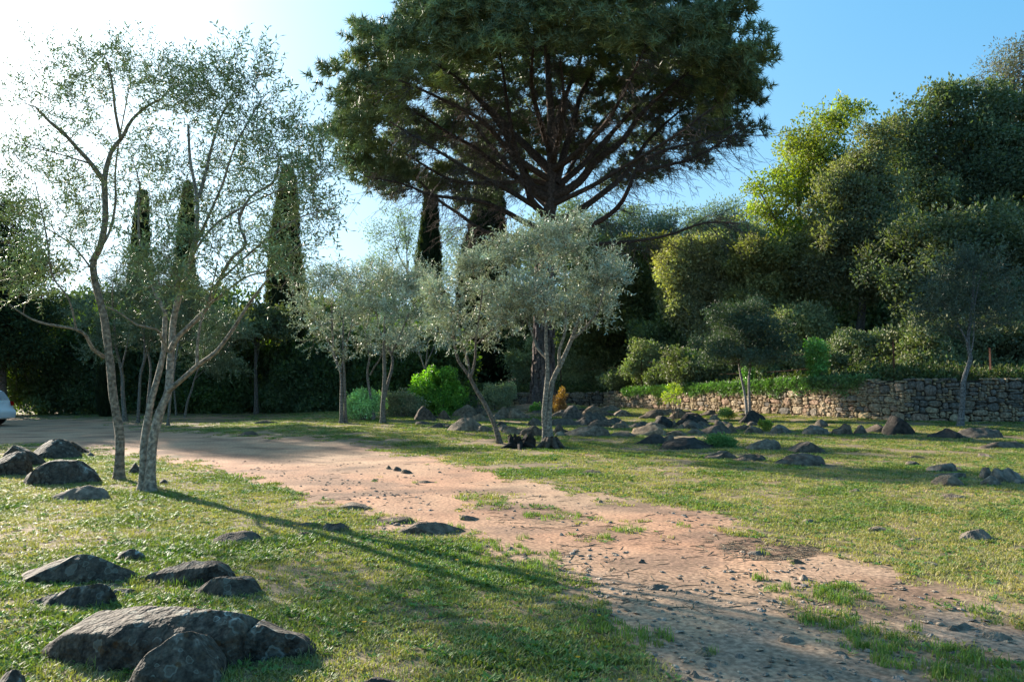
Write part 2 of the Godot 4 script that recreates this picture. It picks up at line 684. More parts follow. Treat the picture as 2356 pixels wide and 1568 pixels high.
# ---------- trees ----------
# Fills lobes (centre, radii) with bunches; returns [transforms, tints].
func fill(lobes: Array, count: int, size: float, tint: Color, shell: float, gap: float, seed_value: int, upright := 0.35, tint2 := Color(0, 0, 0, 0)) -> Array:
	rng.seed = seed_value
	var where := []
	var cols := []
	# big lobes carry many smaller heads of foliage
	var heads := []
	for l in lobes:
		var r: Vector3 = l[1]
		if r.x < 0.4:
			heads.append([l[0], r, 1.0, l[0]])
			continue
		heads.append([l[0], r * 0.62, 0.8, l[0]])
		var m := clampi(int(5.0 + r.x * 7.0), 7, 26)
		for i in m:
			var u := any_dir()
			if u.y < -0.2 and rng.randf() < 0.5:
				u.y = -u.y
			var k := rng.randf_range(0.2, 0.46)
			heads.append([l[0] + u * r * rng.randf_range(0.5, 1.16), Vector3(r.x, lerpf(r.y, r.x, 0.3), r.z) * k * Vector3(1.15, 0.85, 1.15), 1.0, l[0]])
	var total := 0.0
	for h in heads:
		var r: Vector3 = h[1]
		total += pow(r.x * r.y * r.z, 0.667) * h[2]
	for h in heads:
		var c: Vector3 = h[0]
		var r: Vector3 = h[1]
		var m := maxi(3, int(count * pow(r.x * r.y * r.z, 0.667) * h[2] / total))
		var own := rng.randf_range(0.8, 1.2)
		var hue := rng.randf_range(-0.2, 0.2)
		var fq := 1.0 / (r.x + 0.3)
		for i in m:
			var d := any_dir()
			if d.y < -0.3 and rng.randf() < 0.45:
				d.y = -d.y
			var q := lerpf(shell, 1.0, sqrt(rng.randf()))
			q *= 1.0 + 0.45 * bumps.get_noise_3d((c.x + d.x * r.x) * 80.0 * fq, (c.y + d.y * r.y) * 80.0 * fq, (c.z + d.z * r.z) * 80.0 * fq)
			if rng.randf() < 0.15:
				q *= rng.randf_range(1.05, 1.7)
			var p := c + Vector3(d.x * r.x, d.y * r.y, d.z * r.z) * q
			if gap > -1.0 and bumps.get_noise_3d(p.x * 110.0 * fq + 500.0, p.y * 110.0 * fq, p.z * 110.0 * fq) < gap:
				continue
			var b := turned(d.lerp(Vector3.UP, upright) + any_dir() * 0.35)
			where.append(Transform3D(b.scaled(Vector3.ONE * size * rng.randf_range(0.7, 1.25)), p))
			var k := own * (1.0 + 0.25 * bumps.get_noise_3d(p.x * 20.0, p.y * 20.0 + 90.0, p.z * 20.0))
			var t := tint
			if tint2.a > 0.0:
				t = tint.lerp(tint2, clampf(0.35 + hue + 1.0 * bumps.get_noise_3d(p.x * 11.0 - 70.0, p.y * 11.0, p.z * 11.0) + rng.randf_range(-0.15, 0.15), 0, 1))
			k *= LEAF
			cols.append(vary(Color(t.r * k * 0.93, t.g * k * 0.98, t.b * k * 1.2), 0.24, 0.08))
	return [where, cols]


# Branches that reach for the points of targets from limbs [points, first radius, last radius].
# Returns [shape of the fine wood, branch lines].
func reach(limbs: Array, targets: Array, bend: float, droop: float, r_max: float, r_tip: float, sides: int, tint: Color) -> Array:
	var pos := PackedVector3Array()
	var dirs := PackedVector3Array()
	var rads := PackedFloat32Array()
	for l in limbs:
		var p: Array = l[0]
		for i in range(int(p.size() * (l[3] if l.size() > 3 else 0.3)), p.size()):
			pos.append(p[i])
			dirs.append(((p[mini(i + 1, p.size() - 1)] as Vector3) - p[maxi(i - 1, 0)]).normalized())
			rads.append(lerpf(l[1], l[2], float(i) / p.size()))
	var order := []
	for t in targets:
		var best := 1e9
		for i in range(0, pos.size(), 3):
			best = minf(best, pos[i].distance_squared_to(t))
		order.append([best, t])
	order.sort_custom(func(a, b): return a[0] < b[0])
	var s := Shape.new()
	var lines := []
	for o in order:
		var t: Vector3 = o[1]
		var best := 1e9
		var at_node := 0
		for i in pos.size():
			var g := t - pos[i]
			var l := g.length_squared()
			if l < best * 1.6:
				l *= 1.3 - 0.5 * g.dot(dirs[i]) / sqrt(l + 0.0001)
				if l < best:
					best = l
					at_node = i
		var a := pos[at_node]
		var length := a.distance_to(t)
		if length < 0.05:
			continue
		var m := a.lerp(t, 0.5) + dirs[at_node] * length * bend * 0.5 + any_dir() * length * 0.1 - Vector3(0, droop * length, 0)
		var steps := clampi(int(length / 0.22), 3, 9)
		var pts := []
		for k in steps + 1:
			var f := float(k) / steps
			pts.append(a.lerp(m, f).lerp(m.lerp(t, f), f) + (any_dir() * 0.02 * length if k > 0 and k < steps else Vector3.ZERO))
		var r0 := minf(minf(rads[at_node] * 0.7, r_max), 0.006 + 0.012 * length)
		r0 = maxf(r0, r_tip)
		var rr := tapered(pts, r0, r_tip)
		s.tube(pts, rr, sides, vary(tint, 0.15))
		for k in range(1, steps + 1):
			pos.append(pts[k])
			dirs.append(((pts[k] as Vector3) - pts[k - 1]).normalized())
			rads.append(rr[k])
		lines.append(pts)
	return [s, lines]


func limb_mesh(pts: Array, r0: float, r1: float, sides: int, tint: Color, flare := 0.0) -> ArrayMesh:
	var s := Shape.new()
	var rr := tapered(pts, r0, r1, 0.85)
	if flare > 0.0:
		for i in pts.size():
			rr[i] *= 1.0 + flare * exp(-((pts[i] as Vector3).y - (pts[0] as Vector3).y) / (r0 * 1.6))
	s.tube(pts, rr, sides, tint, 0.09)
	return s.mesh()


func screen_line(px: Array, d0: float, d1: float, step: float) -> Array:
	var pts := []
	var m := px.size() / 2
	for i in m:
		pts.append(at(px[i * 2], px[i * 2 + 1], lerpf(d0, d1, float(i) / maxf(m - 1, 1))))
	return smooth(pts, step)


# An olive: limbs are [pixels, depth shift at the tip, first radius, last radius]; lobes are [x, y, half width, half height, depth shift] in pixels.
func olive(label: String, foot_px: Array, limbs: Array, lobes: Array, o: Dictionary) -> void:
	rng.seed = o.seed
	var foot := on_ground(foot_px[0], foot_px[1])
	var d0 := -foot.z
	var t := thing("olive_tree", label, "olive tree", foot, o.get("group", ""))
	var wood := []
	var shift := float(o.get("back", 0.0))
	var bark: Color = o.get("bark", Color(0.30, 0.28, 0.24))
	var step: float = 0.14 if d0 < 15 else 0.25
	var n := 0
	for l in limbs:
		var start: float = d0 + (l[4] if l.size() > 4 else 0.0)
		var pts := screen_line(l[0], start, d0 + l[1], step)
		if n == 0 or (l.size() > 5 and l[5] == 1):
			pts[0] = (pts[0] as Vector3) + Vector3(0, -0.08, 0)
		part("trunk" if n == 0 else "limb", limb_mesh(pts, l[2] * 0.86, l[3], 12 if d0 < 15 else 8, vary(bark, 0.1), 0.7 if n == 0 or (l.size() > 5 and l[5] == 1) else 0.0), mats.olive_bark, t)
		wood.append([pts, l[2], l[3], 0.45 if n == 0 else 0.25])
		n += 1
	var balls := []
	for l in lobes:
		var d: float = d0 + (l[4] if l.size() > 4 else 0.0) + shift
		var rx: float = l[2] * d / FOCAL * (1.12 if d0 > 15 else 1.0)
		var ry: float = l[3] * d / FOCAL * (1.1 if d0 > 15 else 1.0)
		balls.append([at(l[0], l[1], d), Vector3(rx, ry, rx * o.get("deep", 0.9))])
	var targets := []
	for b in balls:
		var r: Vector3 = b[1]
		var knots := []
		for i in 7:
			knots.append(b[0] + any_dir() * r * rng.randf_range(0.45, 0.95))
		for i in int(o.branches / balls.size()):
			var u := any_dir()
			var far := pow(rng.randf(), 0.5)
			if rng.randf() < 0.3:
				far = rng.randf_range(0.95, 1.6)
				u = (u + Vector3(0, 0.5, 0)).normalized()
			if d0 > 15.0 and rng.randf() < 0.7:
				targets.append(knots[i % 7] + u * r * 0.42 * minf(far, 1.2))
			else:
				targets.append(b[0] + u * r * far)
	var got := reach(wood, targets, 0.35, -0.06, 0.03, 0.004 if d0 < 15 else 0.006, 4, Color(bark.r * 0.75, bark.g * 0.7, bark.b * 0.65))
	part("branches", got[0].mesh(), mats.olive_bark, t).set_meta("kind", "stuff")
	var where := []
	var cols := []
	var tint: Color = o.get("tint", Color(0.105, 0.135, 0.065))
	var size: float = o.size
	for line in got[1]:
		var p: Array = line
		var many: int = o.twigs
		var own := rng.randf_range(0.8, 1.2) * LEAF
		for i in many:
			var f := pow(rng.randf(), 0.6) * (p.size() - 1)
			var k := mini(int(f), p.size() - 2)
			var q: Vector3 = (p[k] as Vector3).lerp(p[k + 1], f - k)
			var along: Vector3 = ((p[k + 1] as Vector3) - p[k]).normalized()
			var b := turned(along + any_dir() * 0.9 + Vector3(0, 0.45, 0))
			where.append(Transform3D(b.scaled(Vector3.ONE * size * rng.randf_range(0.7, 1.25)), q + any_dir() * o.get("loose", 0.03)))
			cols.append(vary(Color(tint.r * own, tint.g * own, tint.b * own), 0.25, 0.1))
	scatter("crown", mats.olive_twig if d0 < 15 else mats.olive_twig_far, mats.olive_leaf, where, cols, t)


# A broad-leaved tree or shrub: trunk lines in world places, lobes in pixels with depth shifts.
func broadleaf(called: String, label: String, category: String, foot: Vector3, lobes: Array, o: Dictionary) -> void:
	rng.seed = o.seed
	var t := thing(called, label, category, foot, o.get("group", ""))
	var depth: float = o.depth
	var balls := []
	for l in lobes:
		var d: float = depth + (l[4] if l.size() > 4 else 0.0)
		var rx: float = l[2] * d / FOCAL
		balls.append([at(l[0], l[1], d), Vector3(rx, l[3] * d / FOCAL, rx * o.get("deep", 0.9))])
	var wood := []
	if o.has("trunk"):
		var top: Vector3 = Vector3.ZERO
		var low := 1e9
		for b in balls:
			top += b[0]
			low = minf(low, b[0].y)
		top /= balls.size()
		var fork := foot.lerp(Vector3(top.x, low, top.z), 0.75)
		var pts := smooth([foot - Vector3(0, 0.2, 0), foot.lerp(fork, 0.5) + Vector3(rng.randf_range(-0.2, 0.2), 0, 0), fork, top], 0.5)
		part("trunk", limb_mesh(pts, o.trunk, o.trunk * 0.4, 9, Color(0.2, 0.18, 0.15), 0.5), mats.bark, t)
		wood.append([pts, o.trunk, o.trunk * 0.3])
		var s := Shape.new()
		for b in balls:
			var a: Vector3 = pts[int(pts.size() * rng.randf_range(0.5, 0.95))]
			var e: Vector3 = b[0] + Vector3(0, b[1].y * 0.4, 0)
			var line := smooth([a, a.lerp(e, 0.5) + any_dir() * 0.3, e], 0.5)
			s.tube(line, tapered(line, o.trunk * 0.45, 0.02), 5, Color(0.19, 0.17, 0.14))
			wood.append([line, o.trunk * 0.4, 0.03])
			for i in o.get("sticks", 6):
				var q: Vector3 = line[int(line.size() * rng.randf_range(0.4, 0.99))]
				var z: Vector3 = b[0] + any_dir() * (b[1] as Vector3) * rng.randf_range(0.6, 0.95)
				s.tube([q, q.lerp(z, 0.5) + any_dir() * 0.2, z], [0.035, 0.02, 0.008], 4, Color(0.18, 0.16, 0.13))
		part("branches", s.mesh(), mats.bark, t).set_meta("kind", "stuff")
	elif o.has("stems"):
		var s := Shape.new()
		for i in o.stems:
			var b: Array = balls[i % balls.size()]
			var z: Vector3 = b[0] + any_dir() * (b[1] as Vector3) * 0.6
			var a := foot + Vector3(rng.randf_range(-0.12, 0.12), -0.03, rng.randf_range(-0.12, 0.12))
			s.tube([a, a.lerp(z, 0.5) + any_dir() * 0.05, z], [0.018, 0.013, 0.006], 4, Color(0.2, 0.16, 0.12))
		part("stems", s.mesh(), mats.bark, t).set_meta("kind", "stuff")
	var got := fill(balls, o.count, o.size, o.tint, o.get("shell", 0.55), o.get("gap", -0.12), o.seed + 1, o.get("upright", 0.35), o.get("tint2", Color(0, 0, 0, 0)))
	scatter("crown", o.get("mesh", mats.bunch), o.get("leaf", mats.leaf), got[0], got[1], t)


func cypress(label: String, px: float, top: float, foot_y: float, half: float, depth: float, seed_value: int, count: int, group := "", widest := 0.35) -> void:
	rng.seed = seed_value
	var foot := at(px, foot_y, depth)
	foot.y = ground_height(foot.x, foot.z) - 0.05
	var peak := at(px, top, depth)
	var t := thing("cypress_tree", label, "cypress tree", foot, group)
	var height := peak.y - foot.y
	var r := half * depth / FOCAL
	part("trunk", limb_mesh(smooth([foot, foot + Vector3(0, height * 0.5, 0), foot + Vector3(0, height * 0.95, 0)], 1.0), 0.05 * height * 0.3, 0.02, 8, Color(0.2, 0.17, 0.14), 0.4), mats.bark, t)
	var where := []
	var cols := []
	for i in count:
		var f := rng.randf()
		var wide := r * (smoothstep(-0.1, widest, f) * pow(1.0 - f, 0.55) * 1.45)
		var a := rng.randf() * TAU
		var lump := 1.0 + 0.6 * bumps.get_noise_3d(cos(a) * 30.0, f * height * 16.0, sin(a) * 30.0 + seed_value)
		var q := wide * lump * lerpf(0.55, 1.0, sqrt(rng.randf()))
		var p := foot + Vector3(cos(a) * q, 0.15 + f * height * 0.97, sin(a) * q)
		var b := turned(Vector3(cos(a) * 0.25, 1, sin(a) * 0.25) + any_dir() * 0.15)
		where.append(Transform3D(b.scaled(Vector3(1.3, 1.6, 1.3) * rng.randf_range(0.8, 1.3)), p))
		cols.append(vary(Color(0.05, 0.066, 0.036), 0.45, 0.1))
	scatter("crown", mats.scale_spray, mats.leaf, where, cols, t)


# ---------- walls ----------
func wall_stones() -> Array:
	var out := []
	for v in 8:
		rng.seed = 900 + v
		var s := Shape.new()
		var sides := 9
		var outline := []
		for k in sides:
			var a := TAU * (k + rng.randf_range(-0.25, 0.25)) / sides
			var e := pow(pow(absf(cos(a)), 4.5) + pow(absf(sin(a)), 4.5), -1.0 / 4.5) * rng.randf_range(0.84, 1.0)
			outline.append(Vector3(cos(a) * e, sin(a) * e, 0) * 0.5)
		var z0 := -0.6
		var mid := Vector3(rng.randf_range(-0.1, 0.1), rng.randf_range(-0.1, 0.1), 0.42 + rng.randf_range(0.0, 0.16))
		var inner := []
		var outer := []
		var tone := Color(1, 1, 1)
		for p in outline:
			inner.append(Vector3(p.x * 0.8, p.y * 0.8, 0.38 + rng.randf_range(-0.1, 0.1)))
			outer.append(Vector3(p.x, p.y, 0.16 + rng.randf_range(-0.08, 0.06)))
		for k in sides:
			var j := (k + 1) % sides
			s.flat_quad(outline[k] + Vector3(0, 0, z0), outline[j] + Vector3(0, 0, z0), outer[j], outer[k], tone)
			s.flat_quad(outer[k], outer[j], inner[j], inner[k], tone)
			s.flat(inner[k], inner[j], mid, tone)
		# all faces look away from the middle of the stone
		for i in range(0, s.v.size()):
			if s.n[i].dot(s.v[i] - Vector3(0, 0, -0.2)) < 0.0:
				s.n[i] = -s.n[i]
		var fixed := Shape.new()
		fixed.v = s.v
		fixed.n = s.n
		fixed.c = s.c
		for i in range(0, s.ix.size(), 3):
			fixed.tri(s.ix[i], s.ix[i + 1], s.ix[i + 2])
		out.append(fixed.mesh())
	return out


func build_wall(label: String, a: Vector3, b: Vector3, tops: Array, bottoms: Array, cell: float, seed_value: int, dark_from: float, palette: Array, bite := 0.0) -> void:
	rng.seed = seed_value
	var t := thing("stone_wall", label, "stone wall", a)
	var along := Vector3(b.x - a.x, 0, b.z - a.z)
	var length := along.length()
	along = along.normalized()
	var face := Vector3(-along.z, 0, along.x)
	if face.dot(EYE - a) < 0.0:
		face = -face
	var heart := Shape.new()
	var m := int(length / 0.4)
	for i in m:
		var f0 := float(i) / m
		var f1 := float(i + 1) / m
		var p0 := a + along * length * f0
		var p1 := a + along * length * f1
		var t0 := lerpf(tops[0], tops[1], f0) - 0.06 + 0.05 * bumps.get_noise_1d(f0 * 900.0)
		var t1 := lerpf(tops[0], tops[1], f1) - 0.06 + 0.05 * bumps.get_noise_1d(f1 * 900.0)
		var f := -face * 0.05
		var k := -face * 0.55
		var low := -0.6
		heart.out_quad(Vector3(p0.x, low, p0.z) + f, Vector3(p1.x, low, p1.z) + f, Vector3(p1.x, t1, p1.z) + f, Vector3(p0.x, t0, p0.z) + f, p0 + k * 2.0, Color.WHITE)
		heart.out_quad(Vector3(p0.x, t0, p0.z) + f, Vector3(p1.x, t1, p1.z) + f, Vector3(p1.x, t1, p1.z) + k, Vector3(p0.x, t0, p0.z) + k, Vector3(p0.x, low, p0.z), Color.WHITE)
	part("core", heart.mesh(), mats.wall_earth, t)
	var nu := int(length / cell)
	var low_v := minf(bottoms[0], bottoms[1]) - 0.12
	var nv := int((maxf(tops[0], tops[1]) - low_v) / (cell * 0.8)) + 1
	var taken := {}
	var basis := Basis(along, Vector3.UP, along.cross(Vector3.UP))
	if basis.z.dot(face) < 0.0:
		basis = Basis(-along, Vector3.UP, face)
	var stones := []
	for tries in 3:
		for v in nv:
			for u in nu:
				if taken.has(u * 100 + v):
					continue
				var w := rng.randi_range(2, 5)
				var h := rng.randi_range(1, 3)
				if tries == 0:
					if rng.randf() > 0.035:
						continue
					w = rng.randi_range(4, 8)
					h = rng.randi_range(3, 5)
				elif tries == 1 and rng.randf() < 0.5:
					continue
				elif tries == 2:
					w = rng.randi_range(1, 4)
					h = rng.randi_range(1, 2)
				while w > 1 and not is_free(taken, u, v, w, 1, nu, nv):
					w -= 1
				while h > 1 and not is_free(taken, u, v, w, h, nu, nv):
					h -= 1
				if tries == 0 and (w < 3 or h < 2):
					continue
				for x in w:
					for y in h:
						taken[(u + x) * 100 + v + y] = true
				stones.append([(u + w * 0.5) * cell, low_v + (v + h * 0.5) * cell * 0.8, w * cell, h * cell * 0.8])
	var made := []
	for q in stones:
		var f: float = q[0] / length
		if f > 1.0:
			continue
		var top := lerpf(tops[0], tops[1], f) + 0.07 * bumps.get_noise_1d(f * 700.0)
		var bot := lerpf(bottoms[0], bottoms[1], f)
		if q[1] + q[3] * 0.5 > top + 0.04 or q[1] + q[3] * 0.5 < bot - 0.02:
			continue
		made.append([q[2] * q[3], q, (q[1] - bot) / maxf(top - bot, 0.1)])
	made.sort_custom(func(x, y): return x[0] > y[0])
	var rest_where := []
	var rest_cols := []
	for i in made.size():
		var q: Array = made[i][1]
		var p := a + along * (q[0] as float)
		p.y = q[1]
		p += face * (rng.randf_range(-0.03, 0.03) - bite * maxf(0.0, sin(q[0] * 1.7)) * 0.08)
		var b2 := basis.rotated(face, rng.randf_range(-0.13, 0.13)) * Basis.from_scale(Vector3(q[2] * rng.randf_range(0.98, 1.14), q[3] * rng.randf_range(0.98, 1.16), 0.16 + 0.12 * q[3] + rng.randf_range(0, 0.06)))
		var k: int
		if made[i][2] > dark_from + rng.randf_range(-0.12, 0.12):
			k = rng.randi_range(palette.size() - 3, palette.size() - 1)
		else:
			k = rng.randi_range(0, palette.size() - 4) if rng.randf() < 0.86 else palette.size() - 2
		var mi := rng.randi_range(0, 7)
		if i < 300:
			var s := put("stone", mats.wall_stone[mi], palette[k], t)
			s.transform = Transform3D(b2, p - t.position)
		else:
			rest_where.append(Transform3D(b2, p))
			rest_cols.append(Color.WHITE)
	if rest_where.size():
		scatter("small_stones", mats.wall_stone[0], palette[0], rest_where, rest_cols, t)


func is_free(taken: Dictionary, u: int, v: int, w: int, h: int, nu: int, nv: int) -> bool:
	if u + w > nu or v + h > nv:
		return false
	for x in w:
		for y in h:
			if taken.has((u + x) * 100 + v + y):
				return false
	return true


# ---------- car ----------
func build_car(where: Vector3, turn: float) -> void:
	var t := thing("hatchback_car", "white hatchback car cut by the frame, parked on bare earth before the dark hedge", "car", where)
	t.rotation.y = turn
	# stations: place along the car, underside, top, half width, half width of the roof
	var st := [[-2.02, 0.3, 0.5, 0.55, 0.5], [-1.98, 0.22, 0.72, 0.72, 0.55], [-1.8, 0.2, 0.82, 0.82, 0.6], [-1.2, 0.2, 0.96, 0.86, 0.64], [-0.95, 0.2, 1.03, 0.87, 0.62], [-0.3, 0.2, 1.45, 0.87, 0.58], [0.2, 0.2, 1.52, 0.87, 0.59], [0.9, 0.2, 1.5, 0.87, 0.58], [1.5, 0.22, 1.46, 0.86, 0.56], [1.62, 0.24, 1.42, 0.85, 0.55], [1.84, 0.26, 1.08, 0.82, 0.6], [1.9, 0.27, 0.93, 0.8, 0.62], [1.95, 0.28, 0.72, 0.8, 0.66], [2.06, 0.3, 0.62, 0.76, 0.66], [2.07, 0.34, 0.5, 0.72, 0.64]]
	var s := Shape.new()
	var ring := 0
	for q in st:
		var x: float = q[0]
		var b: float = q[1]
		var h: float = q[2]
		var w: float = q[3]
		var r: float = q[4]
		var belt := minf(0.93, h - 0.04)
		var half := [[0.0, b], [w * 0.9, b], [w, b + 0.12], [w * 1.0, lerpf(b, belt, 0.6)], [w * 0.97, belt], [lerpf(w * 0.97, r, 0.5), lerpf(belt, h - 0.07, 0.5)], [r, h - 0.06], [r * 0.8, h - 0.01], [0.0, h]]
		var full := []
		for p in half:
			full.append(Vector3(x, p[1], p[0]))
		for i in range(half.size() - 2, 0, -1):
			full.append(Vector3(x, half[i][1], -half[i][0]))
		ring = full.size()
		for p in full:
			s.vert(p, Vector3.UP, Color.WHITE)
	for i in st.size() - 1:
		for k in ring:
			var a := i * ring + k
			var b := i * ring + (k + 1) % ring
			s.ix.append_array(PackedInt32Array([a, b, b + ring, a, b + ring, a + ring]))
	for e in [0, st.size() - 1]:
		for k in range(1, ring - 1):
			s.ix.append_array(PackedInt32Array([e * ring, e * ring + k, e * ring + k + 1] if e > 0 else [0, k + 1, k]))
	# faces must wind outwards
	var mid := Vector3(0, 0.7, 0)
	for i in range(0, s.ix.size(), 3):
		var g := (s.v[s.ix[i + 1]] - s.v[s.ix[i]]).cross(s.v[s.ix[i + 2]] - s.v[s.ix[i]])
		if g.dot((s.v[s.ix[i]] + s.v[s.ix[i + 1]] + s.v[s.ix[i + 2]]) / 3.0 - mid) > 0.0:
			var k := s.ix[i + 1]
			s.ix[i + 1] = s.ix[i + 2]
			s.ix[i + 2] = k
	s.normals()
	put("body", s.mesh(), mats.car_paint, t)
	var dark: Material = mats.car_glass
	for side in [-1.0, 1.0]:
		for w in [[[-0.72, 0.97], [-0.22, 1.36], [0.32, 1.4], [0.32, 0.97]], [[0.38, 0.97], [0.38, 1.4], [1.05, 1.38], [1.12, 0.99]], [[1.2, 1.01], [1.16, 1.36], [1.34, 1.34], [1.5, 1.03]]]:
			var g := Shape.new()
			var p := []
			for q in w:
				var f := clampf((q[1] - 0.93) / 0.5, 0, 1)
				p.append(Vector3(q[0], q[1], side * (lerpf(0.86, 0.575, f) + 0.012)))
			g.out_quad(p[0], p[1], p[2], p[3], Vector3(0.2, 1.0, 0), Color.WHITE)
			put("window", g.mesh(), dark, t)
		var lamp := Shape.new()
		var lp := [Vector3(1.62, 0.99, side * 0.835), Vector3(1.9, 0.97, side * 0.79), Vector3(1.945, 0.88, side * 0.76), Vector3(1.9, 0.79, side * 0.815)]
		lamp.out_quad(lp[0] + Vector3(0, 0, side * 0.012), lp[1] + Vector3(0.012, 0, side * 0.012), lp[2] + Vector3(0.016, 0, side * 0.012), lp[3] + Vector3(0.012, 0, side * 0.012), Vector3(1.4, 0.88, 0), Color.WHITE)
		lamp.out_quad(Vector3(1.93, 0.97, side * 0.79), Vector3(1.93, 0.97, side * 0.5), Vector3(1.965, 0.8, side * 0.52), Vector3(1.965, 0.8, side * 0.79), Vector3(1.4, 0.88, 0), Color.WHITE)
		put("tail_light", lamp.mesh(), mats.tail_light, t)
		for x in [-1.25, 1.28]:
			var arch := CylinderMesh.new()
			arch.top_radius = 0.37
			arch.bottom_radius = 0.37
			arch.height = 0.1
			var ar := put("wheel_arch", arch, mats.rubber, t)
			ar.rotation.x = PI / 2
			ar.position = Vector3(x, 0.36, side * 0.83)
			var tyre := TorusMesh.new()
			tyre.inner_radius = 0.19
			tyre.outer_radius = 0.315
			tyre.rings = 28
			tyre.ring_segments = 10
			var wheel := put("wheel", tyre, mats.rubber, t)
			wheel.rotation.x = PI / 2
			wheel.position = Vector3(x, 0.315, side * 0.83)
			wheel.scale = Vector3(1, 1.6, 1)
			var rim := Shape.new()
			for k in 5:
				var a := TAU * k / 5.0
				var u := Vector3(cos(a), 0, sin(a))
				var c := Vector3(-sin(a), 0, cos(a))
				var y: float = side * 0.05
				rim.out_quad(c * 0.03 + Vector3(0, y, 0), u * 0.2 + c * 0.045 + Vector3(0, y, 0), u * 0.2 - c * 0.045 + Vector3(0, y, 0), -c * 0.03 + Vector3(0, y, 0), Vector3.ZERO, Color.WHITE)
			var hoop := []
			for k in 25:
				hoop.append(Vector3(cos(TAU * k / 24.0) * 0.2, side * 0.045, sin(TAU * k / 24.0) * 0.2))
			rim.tube(hoop, tapered(hoop, 0.018, 0.018), 5, Color.WHITE)
			put("rim", rim.mesh(), mats.alloy, wheel)
	var rear := Shape.new()
	rear.out_quad(Vector3(1.665, 1.38, -0.5), Vector3(1.665, 1.38, 0.5), Vector3(1.87, 1.06, 0.58), Vector3(1.87, 1.06, -0.58), Vector3(1, 1, 0), Color.WHITE)
	put("rear_window", rear.mesh(), dark, t)
	var front := Shape.new()
	front.out_quad(Vector3(-0.93, 1.06, -0.58), Vector3(-0.93, 1.06, 0.58), Vector3(-0.37, 1.44, 0.52), Vector3(-0.37, 1.44, -0.52), Vector3(0.5, 0.9, 0), Color.WHITE)
	put("windscreen", front.mesh(), dark, t)


# ---------- the place ----------
func _ready() -> void:
	var cam := Camera3D.new()
	cam.name = "camera"
	cam.position = EYE
	cam.rotation.x = PITCH
	cam.fov = rad_to_deg(2.0 * atan(784.0 / FOCAL))
	cam.near = 0.05
	cam.far = 1500.0
	add_child(cam)
	var env := Environment.new()
	env.background_mode = Environment.BG_SKY
	var sky := Sky.new()
	var pano := PanoramaSkyMaterial.new()
	pano.panorama = sky_texture()
	sky.sky_material = pano
	env.sky = sky
	env.tonemap_mode = Environment.TONE_MAPPER_LINEAR
	env.tonemap_exposure = LOOK_EXPOSURE
	env.sdfgi_enabled = true
	env.ssao_enabled = true
	env.ssil_enabled = true
	var we := WorldEnvironment.new()
	we.name = "world"
	we.environment = env
	add_child(we)
	var sun := DirectionalLight3D.new()
	sun.name = "sun"
	sun.light_energy = 1.6
	sun.light_color = Color(1.0, 0.95, 0.88)
	sun.light_angular_distance = 0.55
	sun.shadow_enabled = true
	add_child(sun)
	sun.look_at_from_position(sun_towards() * 50.0, Vector3.ZERO)

	bumps.seed = 3
	bumps.fractal_octaves = 3
	blots.seed = 21
	blots.fractal_octaves = 4
	cells.seed = 4
	cells.noise_type = FastNoiseLite.TYPE_CELLULAR
	cells.cellular_return_type = FastNoiseLite.RETURN_CELL_VALUE
	cells.fractal_type = FastNoiseLite.FRACTAL_NONE
	make_materials()
	lay_out_ground()
	ground()
	hillside()
	walls()
	stones()
	stone_pine()
	olives()
	cypresses()
	woods()
	shrubs()
	fence()
	build_car(Vector3(-22.5, ground_height(-22.0, -31.0), -30.9), 0.12)
	grass()
	litter()


